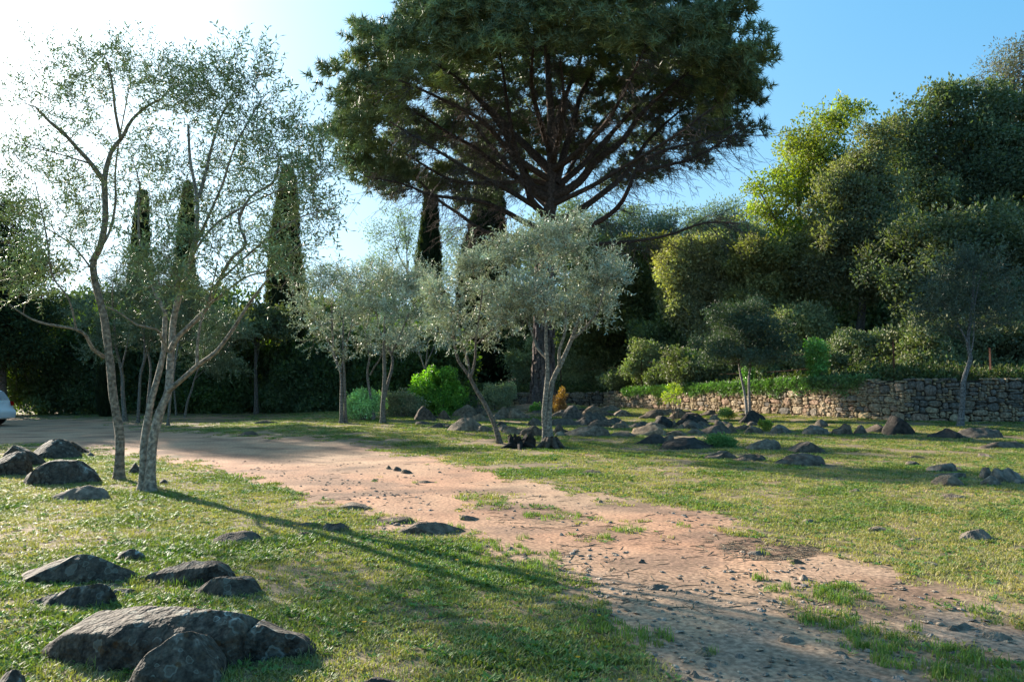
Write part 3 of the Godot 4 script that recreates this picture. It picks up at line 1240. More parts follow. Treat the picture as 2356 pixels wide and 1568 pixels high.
func make_materials() -> void:
	var fine := noise_texture(0.05, 5, 0.55, 1.0, 1)
	var coarse := noise_texture(0.012, 5, 0.6, 1.0, 2)
	var grit := noise_texture(0.11, 4, -1.0, -1.0, 3)
	var broad := noise_texture(0.02, 6, -1.0, -1.0, 4)
	mats.soil = surface(Color(1.25, 1.25, 1.25), 0.95, noise_texture(0.035, 6, 0.66, 1.0, 15, FastNoiseLite.TYPE_SIMPLEX_SMOOTH, 1024), 0.45, noise_texture(0.05, 5, -1.0, -1.0, 16, FastNoiseLite.TYPE_SIMPLEX_SMOOTH, 1024), 0.22)
	mats.bank = surface(Color(1, 1, 1), 1.0, coarse, 0.5, broad, 4.0)
	mats.lichen = surface(Color(1.9, 1.9, 1.9), 0.85, lichen_texture(), 0.72, noise_texture(0.03, 7, -1.0, -1.0, 31), 2.6)
	mats.stone = surface(Color(1.35, 1.35, 1.35), 0.9, noise_texture(0.016, 7, 0.55, 1.0, 8), 0.7, grit, 2.2)
	mats.olive_bark = surface(Color(1.6, 1.6, 1.6), 0.95, noise_texture(0.016, 6, 0.5, 1.0, 11), 1.3, broad, 1.8)
	mats.bark = surface(Color(1.2, 1.2, 1.2), 0.95, coarse, 1.4, grit, 2.0)
	mats.pine_bark = surface(Color(1.2, 1.2, 1.2), 0.95, coarse, 1.0, broad, 4.0)
	mats.wall_earth = surface(Color(0.07, 0.058, 0.045), 1.0, fine, 1.0, broad, 3.0, false)
	mats.wall_tones = []
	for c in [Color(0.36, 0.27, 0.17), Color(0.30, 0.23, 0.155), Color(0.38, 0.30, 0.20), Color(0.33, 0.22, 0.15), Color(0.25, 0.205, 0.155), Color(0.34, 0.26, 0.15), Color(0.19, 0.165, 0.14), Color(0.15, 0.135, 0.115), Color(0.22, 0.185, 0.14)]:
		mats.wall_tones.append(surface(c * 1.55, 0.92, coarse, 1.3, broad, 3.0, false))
	mats.wall_stone = wall_stones()
	mats.leaf = leafy(0.65, Color(0.8, 0.85, 0.4), 0.3)
	mats.gloss_leaf = leafy(0.5, Color(0.6, 0.7, 0.3), 0.35)
	mats.bright_leaf = leafy(0.5, Color(0.9, 1.0, 0.3), 0.4)
	mats.olive_leaf = leafy(0.48, Color(0.4, 0.43, 0.28), 0.4)
	mats.ivy_leaf = leafy(0.32, Color(0.6, 0.75, 0.3), 0.5)
	mats.needle_leaf = leafy(0.55, Color(0.42, 0.44, 0.28), 0.4)
	mats.grass_leaf = leafy(0.55, Color(0.8, 0.88, 0.42), 0.35)
	mats.olive_twig = twig_mesh(10, 0.46, 0.092, 0.0225, 41)
	mats.olive_twig_far = twig_mesh(11, 0.52, 0.115, 0.034, 42)
	mats.bunch = bunch_mesh(22, 0.34, 0.165, 0.095, 43)
	mats.fine_bunch = bunch_mesh(44, 0.26, 0.055, 0.03, 44)
	mats.airy_bunch = bunch_mesh(18, 0.36, 0.15, 0.05, 45)
	mats.broad_bunch = bunch_mesh(18, 0.22, 0.12, 0.09, 46, 1.2)
	mats.needles = needle_mesh(26, 0.32, 47)
	mats.scale_spray = scale_spray_mesh(48)
	mats.car_paint = StandardMaterial3D.new()
	mats.car_paint.albedo_color = Color(0.9, 0.91, 0.92)
	mats.car_paint.roughness = 0.35
	mats.car_paint.clearcoat_enabled = true
	mats.car_glass = StandardMaterial3D.new()
	mats.car_glass.albedo_color = Color(0.06, 0.08, 0.1)
	mats.car_glass.roughness = 0.08
	mats.rubber = StandardMaterial3D.new()
	mats.rubber.albedo_color = Color(0.09, 0.09, 0.095)
	mats.rubber.roughness = 0.85
	mats.alloy = StandardMaterial3D.new()
	mats.alloy.albedo_color = Color(0.75, 0.76, 0.78)
	mats.alloy.metallic = 0.7
	mats.alloy.roughness = 0.35
	mats.tail_light = StandardMaterial3D.new()
	mats.tail_light.albedo_color = Color(0.6, 0.03, 0.03)
	mats.tail_light.roughness = 0.2
	mats.rust = surface(Color(0.16, 0.07, 0.045), 0.9, fine, 3.0, null, 0.0, false)


func lay_out_ground() -> void:
	trail = polygon_on_ground([-400, 1018, 0, 1022, 200, 1035, 350, 1055, 520, 1092, 640, 1132, 740, 1158, 850, 1185, 930, 1226, 1060, 1228, 1140, 1270, 1240, 1310, 1330, 1388, 1420, 1428, 1500, 1490, 1570, 1566, 1640, 1760, 2900, 1760, 2700, 1500, 2355, 1425, 2220, 1372, 2100, 1327, 1960, 1290, 1860, 1265, 1750, 1243, 1660, 1188, 1560, 1167, 1440, 1157, 1350, 1127, 1230, 1107, 1100, 1077, 900, 1037, 830, 1012, 600, 1003, 480, 996, 330, 985, 250, 966, 0, 961, -400, 960])
	verges.append(polygon_on_ground([500, 967, 560, 961, 700, 960, 760, 958, 770, 955, 500, 957, 400, 958, 380, 964]))
	verges.append(polygon_on_ground([1150, 940, 1170, 950, 1280, 952, 1330, 942, 1300, 930, 1180, 928]))
	grass_spots = spots([[1120, 1152, 62, 13], [1270, 1190, 75, 12], [1395, 1237, 22, 9], [1455, 1215, 48, 10], [1945, 1372, 70, 25], [1915, 1425, 75, 26], [2000, 1470, 85, 26], [2130, 1512, 130, 34], [2300, 1560, 170, 36], [1790, 1355, 35, 10], [1755, 1330, 24, 8], [1440, 1080, 60, 8], [1210, 1310, 50, 25], [2250, 1407, 24, 10], [1880, 1395, 50, 14], [1595, 1235, 20, 6], [1060, 1145, 30, 6], [1490, 1207, 30, 5], [1700, 1520, 26, 12], [2150, 1290, 60, 14]])
	litter_spots = spots([[1770, 1262, 130, 30], [1260, 1185, 110, 26], [1880, 1440, 60, 40], [1450, 1160, 90, 12], [1130, 1170, 70, 10]])
	bare_spots = spots([[1130, 1012, 120, 6], [700, 1062, 90, 8], [1690, 1092, 80, 7], [1640, 1110, 60, 6], [1865, 1205, 60, 9], [1400, 1505, 70, 14], [1520, 1420, 40, 18], [2030, 1225, 50, 8], [960, 1050, 80, 8], [1750, 1112, 90, 6]])


func axis(fine_from: float, fine_to: float, fine: float, mid_to: float, mid: float, end: float, start: float) -> PackedFloat32Array:
	var out := PackedFloat32Array()
	var x := start
	while x < fine_from - 0.001:
		out.append(x)
		x += maxf(mid, absf(x - fine_from) * 0.2) if x + maxf(mid, absf(x - fine_from) * 0.2) < fine_from else maxf(fine_from - x, 0.001)
	x = fine_from
	while x < fine_to:
		out.append(x)
		x += fine
	while x < mid_to:
		out.append(x)
		x += mid
	while x < end:
		out.append(x)
		x += maxf(mid, (x - mid_to) * 0.3)
	out.append(end)
	return out


func ground() -> void:
	var s := Shape.new()
	var xs := PackedFloat32Array()
	var half := axis(0.0, 9.0, 0.085, 30.0, 0.3, 500.0, 0.0)
	for i in range(half.size() - 1, 0, -1):
		xs.append(-half[i])
	xs.append_array(half)
	var ds := axis(2.6, 13.0, 0.075, 48.0, 0.22, 700.0, -60.0)
	for d in ds:
		for x in xs:
			var z := -d
			var y := ground_height(x, z)
			var col := Color(0.10, 0.085, 0.045)
			if d > 1.5 and d < 60.0 and absf(x) < 45.0:
				var bare := bareness(x, z, 0.0)
				if d < 16.0:
					bare = (bare + bareness(x, z, 1.0) + bareness(x, z, 2.0)) / 3.0
				var k := 1.0 + 0.35 * blots.get_noise_2d(x * 70.0, z * 70.0) + 0.2 * blots.get_noise_2d(x * 300.0, z * 300.0)
				var m := clampf(0.5 + 1.3 * blots.get_noise_2d(x * 25.0 + 900.0, z * 25.0), 0, 1)
				var dirt := Color(0.46, 0.245, 0.145).lerp(Color(0.46, 0.295, 0.185), m)
				dirt = dirt.lerp(Color(0.22, 0.135, 0.09), 0.75 * smoothstep(0.05, 0.4, blots.get_noise_2d(x * 35.0 - 300.0, z * 50.0)))
				dirt = dirt.lerp(Color(0.30, 0.22, 0.16), 0.8 * smoothstep(8.0, 5.0, d) * smoothstep(-0.2, 0.3, blots.get_noise_2d(x * 80.0 + 40.0, z * 80.0)))
				for spot in litter_spots:
					var q := Vector2((x - spot[0]) / spot[2], (z - spot[1]) / spot[3])
					dirt = dirt.lerp(Color(0.17, 0.10, 0.065), 0.75 * (1.0 - smoothstep(0.4, 1.0, q.length() + 0.5 * blots.get_noise_2d(x * 120.0, z * 120.0))))
				var turf := Color(0.13, 0.115, 0.05).lerp(Color(0.26, 0.19, 0.11), clampf(0.35 + 1.2 * blots.get_noise_2d(x * 50.0, z * 50.0 + 600.0), 0, 1))
				col = turf.lerp(dirt, bare)
				col = Color(col.r * k, col.g * k, col.b * k)
				y += 0.006 * blots.get_noise_2d(x * 90.0, z * 90.0)
			s.vert(Vector3(x, y, z), Vector3.UP, col)
	var w := xs.size()
	for j in ds.size() - 1:
		for i in w - 1:
			var a := j * w + i
			s.ix.append_array(PackedInt32Array([a, a + w, a + w + 1, a, a + w + 1, a + 1]))
	s.normals()
	if s.n[s.n.size() / 2].y < 0.0:
		for i in s.n.size():
			s.n[i] = -s.n[i]
		for i in range(0, s.ix.size(), 3):
			var k := s.ix[i + 1]
			s.ix[i + 1] = s.ix[i + 2]
			s.ix[i + 2] = k
	tag(put("ground", s.mesh(), mats.soil), "bare reddish earth and thin grass of the clearing", "", "", "structure")


var wall_line := [Vector3(-11, 0, -53.5), Vector3(-4, 0, -52.6), Vector3(6.0, 0, -50), Vector3(14.3, 0, -28), Vector3(29, 0, -26.2)]
var wall_tops := [1.05, 1.15, 1.27, 1.9, 1.78]


func wall_point(f: float) -> Vector3:
	var k := clampi(int(f), 0, 3)
	var p: Vector3 = (wall_line[k] as Vector3).lerp(wall_line[k + 1], f - k)
	p.y = lerpf(wall_tops[k], wall_tops[k + 1], f - k)
	return p


func hillside() -> void:
	var s := Shape.new()
	var backs := [Vector3(0.1, 0, -1), Vector3(0.25, 0, -1), Vector3(0.7, 0, -0.75), Vector3(0.55, 0, -0.83), Vector3(0.1, 0, -1)]
	var outs := [0.12, 0.8, 2.0, 4.0, 8.0, 14.0, 24.0, 45.0, 90.0]
	var m := 72
	for i in m + 1:
		var f := 4.0 * i / m
		var p := wall_point(f)
		var k := clampi(int(f), 0, 3)
		var b: Vector3 = (backs[k] as Vector3).lerp(backs[k + 1], f - k).normalized()
		for o in outs:
			var q: Vector3 = p + b * o
			q.y = p.y - 0.1 + 0.075 * o + 0.1 * bumps.get_noise_2d(q.x * 30.0, q.z * 30.0)
			if o < 0.2:
				q.y = p.y - 0.12
			s.vert(q, Vector3.UP, vary(Color(0.13, 0.105, 0.065), 0.25))
	var w := outs.size()
	for i in m:
		for j in w - 1:
			var a := i * w + j
			s.ix.append_array(PackedInt32Array([a, a + 1, a + w + 1, a, a + w + 1, a + w]))
	s.normals()
	if s.n[w + 3].y < 0.0:
		for i in range(0, s.ix.size(), 3):
			var k := s.ix[i + 1]
			s.ix[i + 1] = s.ix[i + 2]
			s.ix[i + 2] = k
		s.normals()
	tag(put("hillside", s.mesh(), mats.bank), "wooded bank held up by the stone wall", "", "", "structure")


func walls() -> void:
	var tones: Array = mats.wall_tones
	var a: Vector3 = wall_line[1]
	var b: Vector3 = wall_line[2]
	var c: Vector3 = wall_line[3]
	var d: Vector3 = wall_line[4]
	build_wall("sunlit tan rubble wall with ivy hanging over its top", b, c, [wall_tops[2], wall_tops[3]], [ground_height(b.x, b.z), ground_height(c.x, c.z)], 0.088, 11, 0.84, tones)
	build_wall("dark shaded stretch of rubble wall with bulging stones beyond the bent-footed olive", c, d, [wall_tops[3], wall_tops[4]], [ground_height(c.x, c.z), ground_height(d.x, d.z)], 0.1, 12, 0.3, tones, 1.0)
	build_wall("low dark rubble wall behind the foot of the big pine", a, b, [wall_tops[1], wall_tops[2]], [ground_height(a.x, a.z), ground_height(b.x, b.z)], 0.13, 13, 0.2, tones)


func stones() -> void:
	rng.seed = 5
	var i := 0
	# boulders and ledges in the grass at the front and beside the twin olive
	for r in [
		[84, 593, 1363, 1532, 0.5, "dark", "main", "massive dark lichened boulder with a sunlit sloping end, hollow behind its straw-filled pocket"],
		[236, 492, 1434, 1596, 0.75, "dark", "lower", "rounded dark boulder dotted with white lichen rings, in front of the massive lichened boulder"],
		[448, 718, 1385, 1516, 0.5, "dark", "ledge", "dark lichened ledge ending in a sharp hump, running off the massive boulder"],
		[390, 578, 1293, 1374, 0.5, "dark", "right", "smooth dark loaf-shaped boulder just behind the massive lichened boulder"],
		[282, 514, 1271, 1346, 0.35, "dark", "right", "long narrow lichened ledge climbing out of the grass behind the loaf-shaped boulder"],
		[14, 240, 1330, 1400, 0.3, "dark", "right", "low crumbly dark ledge barely rising from the grass"],
		[190, 302, 1330, 1372, 0.5, "dark", "right", "small pitted dark rock at the end of the low crumbly ledge"],
		[-22, 314, 1256, 1342, 0.35, "dark", "longleft", "long flat-backed dark slab crusted with pale lichen, cut by the frame"],
		[240, 328, 1254, 1290, 0.5, "dark", "dome", "small craggy knob at the thin end of the long crusted slab"],
		[-60, 46, 1507, 1620, 0.8, "dark", "dome", "black rounded boulder in the bottom corner of the picture"],
		[418, 572, 1213, 1252, 0.5, "worn", "right", "flat grey-brown outcrop crossed by the shadow of the twin olive"],
		[676, 737, 1196, 1212, 0.5, "worn", "slab", "thin dark stone at the trail edge beside a humped one"],
		[733, 809, 1193, 1223, 0.6, "worn", "humps", "humped dark stone half sunk in grass at the trail edge"],
		[680, 734, 1210, 1236, 0.5, "worn", "left", "small sunken stone below the thin dark stone"],
		[767, 866, 1152, 1171, 0.5, "brown", "dome", "low brown bedrock swelling at the edge of the bare trail"],
		[31, 196, 1050, 1116, 0.6, "dark", "tail", "dark boulder with a long tail tapering toward the twin olive"],
		[94, 238, 1108, 1151, 0.4, "stone", "right", "grey smooth log-shaped rock before the foot of the twin olive"],
		[-40, 46, 1038, 1094, 0.8, "dark", "block", "dark blocky boulder cut by the frame, before the tailed boulder"],
		[-10, 92, 1022, 1072, 0.6, "dark", "dome", "dark boulder piled behind the blocky one cut by the frame"],
		[50, 172, 1011, 1056, 0.5, "dark", "slab", "long dark boulder at the back of the pile near the parked car"],
		[138, 206, 1015, 1043, 0.5, "dark", "slab", "flat-topped dark rock ending the pile toward the trail"],
		[196, 216, 1037, 1050, 0.8, "dark", "dome", "small round stone alone on the grass past the dark pile"],
		[284, 318, 1060, 1089, 0.7, "dark", "peak", "pointed dark stone between the two trunks of the twin olive"],
		[357, 385, 1098, 1113, 0.7, "dark", "dome", "small dark stone in the grass by the forked trunk"],
		[806, 917, 1529, 1600, 0.6, "black", "block", "dark brown angular rock cut off by the lower frame edge"],
		[836, 943, 1177, 1203, 0.5, "worn", "right", "wedge-shaped dark rock on the trail edge, smaller of two"],
		[903, 1071, 1189, 1229, 0.5, "worn", "peak", "jagged dark outcrop with a grass tuft, larger of two on the trail edge"],
		[1057, 1124, 1177, 1196, 0.5, "stone", "left", "flat grey stone lying on bare earth past the jagged outcrop"],
		[1345, 1399, 1381, 1414, 0.8, "worn", "peak", "small peaked brown rock on the grassy trail shoulder"],
		[1330, 1392, 1076, 1090, 0.6, "worn", "dome", "dark flat rock alone on the lawn beyond the trail"],
	]:
		stone(r, i)
		i += 1
	# the rock garden under the pine
	for r in [
		[957, 1003, 939, 967, 0.7, "worn", "dome", "dark crouching boulder before the red-tinged bush"],
		[1001, 1040, 942, 964, 0.7, "brown", "peak", "pointed boulder at the foot of the thin olive by the bright green bush"],
		[1041, 1096, 931, 957, 0.7, "brown", "humps", "broad double-topped boulder below the bright green bush"],
		[1080, 1116, 936, 952, 0.7, "brown", "dome", "boulder tucked behind the double-topped one"],
		[1054, 1085, 945, 966, 0.8, "brown", "block", "small upright block beside the tilted log-like boulder"],
		[1083, 1128, 945, 969, 0.6, "brown", "left", "tilted log-like boulder with a lit rounded end"],
		[1103, 1128, 940, 958, 0.8, "brown", "dome", "small boulder behind the stem of the leaning olive"],
		[1033, 1107, 959, 992, 0.6, "brown", "dome", "big cracked boulder, broadest in front of the leaning olive"],
		[1098, 1132, 971, 994, 0.8, "brown", "left", "angular stone resting against the big cracked boulder"],
		[955, 990, 967, 977, 0.7, "worn", "slab", "flat dark stone at the grass edge of the rock garden"],
		[981, 1016, 971, 984, 0.7, "worn", "right", "low broken stone beside the flat dark one"],
		[1013, 1036, 976, 984, 0.8, "worn", "dome", "low dark lump touching the big cracked boulder"],
		[1143, 1182, 933, 963, 0.8, "brown", "dome", "smooth tall hump, lit on one side, beyond the leaning olive"],
		[1174, 1216, 934, 964, 0.8, "brown", "left", "shaded hump leaning on the smooth tall one"],
		[1128, 1150, 952, 966, 0.8, "brown", "dome", "small stone at the foot of the smooth tall hump"],
		[1143, 1178, 973, 993, 0.8, "worn", "dome", "dark dome next to the leaning olive's stem"],
		[1163, 1214, 978, 998, 0.6, "brown", "left", "long low pale-ended boulder behind the black stump"],
		[1204, 1252, 981, 1003, 0.6, "worn", "block", "dark blocky boulder touching the twin-stemmed olive"],
		[1217, 1249, 961, 979, 0.8, "worn", "dome", "dark dome behind the pale stems of the twin-stemmed olive"],
		[1295, 1338, 937, 963, 0.8, "worn", "dome", "dark rough hump beside the small red-leaved shrub"],
		[1269, 1326, 953, 979, 0.6, "worn", "left", "dark ridge descending from behind the twin-stemmed olive"],
		[1318, 1361, 959, 979, 0.6, "worn", "humps", "dark ridge stone with a humped back"],
		[1334, 1392, 946, 969, 0.6, "worn", "peak", "dark peaked boulder with a trailing skirt"],
		[1349, 1416, 932, 956, 0.6, "brown", "left", "large smooth brown boulder near the corner of the dark wall"],
		[1415, 1455, 943, 958, 0.7, "brown", "dome", "oval brown boulder alone on grass near the wall"],
		[1356, 1405, 966, 982, 0.6, "worn", "dome", "dark flattish boulder behind the large squared boulder"],
		[1270, 1303, 970, 998, 0.8, "worn", "peak", "dark jagged rock squeezed against the twin-stemmed olive"],
		[1278, 1310, 987, 1003, 0.8, "tan", "left", "pale triangular stone at the foot of the jagged rock"],
		[1301, 1393, 977, 1004, 0.6, "brown", "slab", "large squared boulder with a cracked front, nearest the twin-stemmed olive"],
		[1399, 1424, 961, 976, 0.9, "worn", "dome", "round dark ball of a stone"],
		[1424, 1445, 966, 982, 0.9, "brown", "peak", "small pointed stone beside the round dark ball"],
		[1408, 1432, 974, 984, 0.9, "tan", "dome", "little pale stone before the round dark ball"],
		[1449, 1493, 962, 984, 0.7, "worn", "right", "dark fin-shaped stone rising to a point"],
		[1410, 1495, 988, 1005, 0.5, "brown", "left", "long low wedge before the smooth tan block"],
		[1465, 1533, 974, 1002, 0.6, "tan", "block", "smooth tan block with a flat sloping face"],
		[1468, 1519, 942, 963, 0.7, "worn", "humps", "dark saddle-shaped boulder behind the yellow sapling"],
		[1504, 1543, 940, 956, 0.7, "brown", "block", "brown block at the foot of the yellow sapling"],
		[1498, 1551, 952, 986, 0.8, "black", "peak", "black gnarled rock with a knotted crest"],
		[1540, 1582, 937, 964, 0.8, "brown", "dome", "tall rounded boulder behind the yellow sapling's stems"],
		[1575, 1619, 942, 959, 0.7, "worn", "left", "dark low boulder under the wall past the sapling"],
		[1614, 1651, 938, 957, 0.8, "worn", "right", "dark humped boulder leaning up toward the wall"],
		[1632, 1658, 951, 966, 0.8, "tan", "dome", "pale round stone beside a leafy seedling"],
		[1540, 1562, 964, 985, 0.9, "brown", "peak", "thin upright stone before the dark layered heap"],
		[1574, 1636, 952, 978, 0.6, "black", "humps", "black layered heap of broken rock"],
		[1546, 1584, 971, 988, 0.7, "brown", "right", "smooth brown stone below the black layered heap"],
		[1576, 1626, 967, 988, 0.6, "worn", "dome", "fractured grey stone below the black layered heap"],
		[1590, 1634, 980, 999, 0.7, "brown", "left", "brown rounded stone at one end of the split slab"],
		[1618, 1683, 976, 999, 0.5, "worn", "slab", "split dark slab lying flat"],
		[1664, 1702, 971, 997, 0.7, "brown", "peak", "narrow upright stone standing at the end of the split slab"],
		[1647, 1680, 964, 982, 0.7, "worn", "left", "broken brown stone behind the narrow upright one"],
		[1521, 1552, 996, 1014, 0.8, "worn", "right", "small tilted stone at the shoulder of the large dark outcrop"],
		[1536, 1584, 987, 1001, 0.6, "brown", "dome", "low brown stone behind the large dark outcrop"],
		[1455, 1532, 997, 1023, 0.6, "black", "right", "black rubbly mound sloping down to the grass"],
		[1535, 1646, 994, 1034, 0.6, "black", "left", "large dark outcrop with a pale scar, beside a clump of green leaves"],
		[1699, 1775, 939, 972, 0.7, "black", "dome", "dark boulder at the foot of the two-stemmed oak"],
		[1716, 1758, 977, 997, 0.8, "brown", "block", "square-faced brown stone with a yellow-leaved plant on it"],
		[1779, 1825, 974, 997, 0.8, "stone", "dome", "round grey boulder alone on the lawn"],
		[1719, 1745, 967, 980, 0.8, "worn", "dome", "small dark stone before the two-stemmed oak's boulder"],
		[1855, 1912, 976, 1001, 0.7, "stone", "dome", "grey boulder at the near end of a dark shaded row"],
		[1883, 1908, 964, 983, 0.9, "worn", "block", "smaller upright stone on the shaded row behind the grey one"],
		[1925, 1965, 974, 1000, 0.8, "worn", "humps", "knobbly shaded boulder, second in the row"],
		[1972, 2003, 973, 998, 0.8, "worn", "dome", "knobbly shaded boulder, third in the row"],
		[2000, 2052, 972, 995, 0.7, "worn", "block", "low shaded boulder touching the biggest one of the row"],
		[2046, 2109, 956, 999, 0.7, "black", "dome", "biggest shaded boulder, round-topped, under the wall's shadow edge"],
		[2155, 2224, 974, 1009, 0.7, "black", "right", "black rooty mound at the foot of the lone olive by the shaded wall"],
		[2216, 2308, 980, 1008, 0.6, "worn", "dome", "long shaded boulder beside the lone olive's rooty mound"],
		[1624, 1697, 1030, 1056, 0.6, "worn", "humps", "weathered layered rock on the lawn, first of a pair"],
		[1690, 1762, 1036, 1060, 0.6, "worn", "right", "weathered layered rock on the lawn, second of a pair"],
		[1725, 1797, 1011, 1035, 0.6, "brown", "block", "brown flat-topped rock on the lawn with a cracked front"],
		[1826, 1910, 1014, 1042, 0.6, "worn", "slab", "brown ledge behind the ridged oval rock"],
		[1796, 1897, 1036, 1071, 0.6, "worn", "dome", "ridged oval rock casting a small shadow on the lawn"],
	]:
		var half: float = (r[1] - r[0]) * 0.07
		r[0] -= half
		r[1] += half
		r[2] -= (r[3] - r[2]) * 0.04
		stone(r, i)
		i += 1
	for k in 60:
		var px := rng.randf_range(960, 1720)
		var py := rng.randf_range(942, 1000)
		if px < 1130:
			py = rng.randf_range(940, 980)
		var w := rng.randf_range(9, 26)
		stone([px - w, px + w, py - w * rng.randf_range(0.4, 0.75), py, 0.8, ["worn", "brown", "black"][k % 3], ["dome", "block", "left", "right", "humps"][k % 5], "smaller weathered stone filling the rock garden between bigger boulders"], i, "garden_stone", "stone", "small stones of the rock garden")
		i += 1
	# the open lawn and the far shoulder of the trail
	for r in [
		[2092, 2131, 1043, 1055, 0.7, "tan", "slab", "flat grey lawn stone with a second one just before it"],
		[2090, 2127, 1056, 1072, 0.7, "stone", "slab", "rough grey lawn stone before the flat one"],
		[2141, 2206, 1061, 1086, 0.6, "stone", "block", "notched pale rock at the back of the lawn cluster"],
		[2204, 2231, 1069, 1083, 0.8, "worn", "left", "small dark rock at the end of the notched one"],
		[2156, 2230, 1076, 1100, 0.6, "stone", "right", "ridged pale rock in the middle of the lawn cluster"],
		[2158, 2233, 1089, 1119, 0.7, "brown", "dome", "round brown rock at the front of the lawn cluster"],
		[2259, 2290, 1068, 1103, 0.8, "stone", "peak", "upright split stone in the last cluster toward the frame edge"],
		[2266, 2320, 1089, 1117, 0.8, "stone", "dome", "smooth domed stone at the front of the last cluster"],
		[2297, 2364, 1066, 1112, 0.7, "stone", "humps", "bulky pale rock cut by the frame edge"],
		[2321, 2370, 1090, 1114, 0.7, "stone", "right", "small grey rock before the bulky one at the frame edge"],
		[2259, 2306, 1037, 1053, 0.6, "stone", "left", "flat pale rock with one dark end, at the border of the wall's shade"],
		[2262, 2368, 1017, 1032, 0.4, "worn", "slab", "low dark rock wholly in the wall's shade"],
		[1842, 1892, 1189, 1204, 0.6, "tan", "slab", "tan flat stone with bare red earth before it"],
		[2003, 2032, 1188, 1198, 0.8, "worn", "dome", "small dark stone behind a tan flagstone"],
		[1998, 2060, 1203, 1222, 0.6, "tan", "slab", "tan flagstone sunk in the lawn"],
		[2089, 2144, 1224, 1246, 0.6, "tan", "humps", "broken orange-tan stone in the lawn"],
		[2186, 2292, 1210, 1246, 0.6, "stone", "right", "wide pale broken outcrop in the lawn"],
		[2121, 2171, 1286, 1302, 0.6, "tan", "slab", "flat tan stone at the worn grass edge"],
		[1818, 1863, 1278, 1298, 0.7, "brown", "slab", "flat brown stone among litter at the trail edge"],
		[1725, 1779, 1261, 1277, 0.6, "stone", "slab", "grey stone at the dark litter patch"],
		[1955, 1987, 1115, 1134, 0.8, "stone", "humps", "small two-lobed stone in the lawn's shade band"],
		[2035, 2081, 1130, 1144, 0.6, "stone", "right", "flat stone in the lawn's shade band"],
		[2161, 2231, 1130, 1147, 0.5, "brown", "slab", "long flat brown stone in the lawn's shade band"],
		[2181, 2262, 1425, 1450, 0.6, "stone", "humps", "grey bedrock breaking through the shaded gravel"],
		[2268, 2340, 1438, 1474, 0.6, "stone", "dome", "larger grey bedrock lump by the frame edge"],
		[1798, 1886, 1451, 1480, 0.5, "stone", "left", "smooth grey bedrock step in the shaded trail"],
		[1916, 1958, 1474, 1508, 0.7, "stone", "slab", "grey slab beside green grass in the shaded trail"],
		[1600, 1652, 1480, 1508, 0.7, "brown", "dome", "brown rough lump in the shaded trail"],
		[1773, 1833, 1552, 1580, 0.7, "tan", "slab", "pale smooth stone cut by the lower frame edge"],
		[1628, 1662, 1550, 1580, 0.8, "tan", "dome", "small pale stone cut by the lower frame edge"],
		[1482, 1551, 1330, 1356, 0.6, "stone", "dome", "smooth grey boulder top worn flush with the trail"],
		[1463, 1492, 1281, 1295, 0.8, "dark", "dome", "dark egg-shaped stone lying loose on the trail"],
		[1404, 1422, 1297, 1311, 0.8, "brown", "peak", "reddish chipped stone lying loose on the trail"],
		[1334, 1379, 1511, 1532, 0.7, "stone", "slab", "flat grey stone in shaded grass near the lower edge"],
		[1384, 1412, 1412, 1428, 0.7, "tan", "slab", "small tan stone beside the peaked brown rock"],
		[2065, 2088, 1331, 1345, 0.8, "worn", "block", "dark cube-like stone on the sunlit trail"],
		[885, 903, 1066, 1079, 0.8, "tan", "dome", "pale pebble, first of three in a line on the trail"],
		[902, 924, 1069, 1083, 0.8, "stone", "dome", "pale pebble, middle of three in a line on the trail"],
		[921, 948, 1072, 1089, 0.8, "brown", "left", "brown stone, last of three in a line on the trail"],
		[940, 1006, 1096, 1111, 0.4, "worn", "right", "dark rib of bedrock in the trail"],
		[845, 870, 1097, 1107, 0.8, "brown", "dome", "brown lump on the trail below the three stones"],
		[540, 590, 990, 1003, 0.7, "worn", "dome", "dark flat rock on the far lawn under the cypress"],
		[575, 640, 966, 975, 0.6, "stone", "slab", "low grey rock at the far dirt turn"],
	]:
		stone(r, i, "rock", "rock")
		i += 1
	# loose stones nobody could tell apart
	var proto: Array = []
	for k in 5:
		proto.append(stone_mesh(1.0, rng.randf_range(0.35, 0.6), rng.randf_range(0.6, 0.9), PROFILES[["dome", "left", "block", "peak", "slab"][k]], 0.5, 0.0, 200 + k, 6, 14, Color(0.3, 0.23, 0.175), 3.0))
	var n := 0
	while n < 46:
		var d := rng.randf_range(4.0, 15.0) if rng.randf() < 0.75 else rng.randf_range(15.0, 22.0)
		var x := rng.randf_range(-0.62, 0.72) * d
		var b := bareness(x, -d, 0.0)
		if b < 0.5 or (x < -2.0 and d > 16):
			continue
		var o := put("loose_stone", proto[n % 5], mats.stone)
		var size := (0.03 + 0.07 * pow(rng.randf(), 2.0)) * (1.0 + 0.02 * d)
		o.position = Vector3(x, ground_height(x, -d) - 0.01, -d)
		o.rotation.y = rng.randf() * TAU
		o.scale = Vector3.ONE * size
		tag(o, "small loose brown-grey stone lying on the bare trail", "stone", "loose stones on the trail")
		n += 1
	stump()


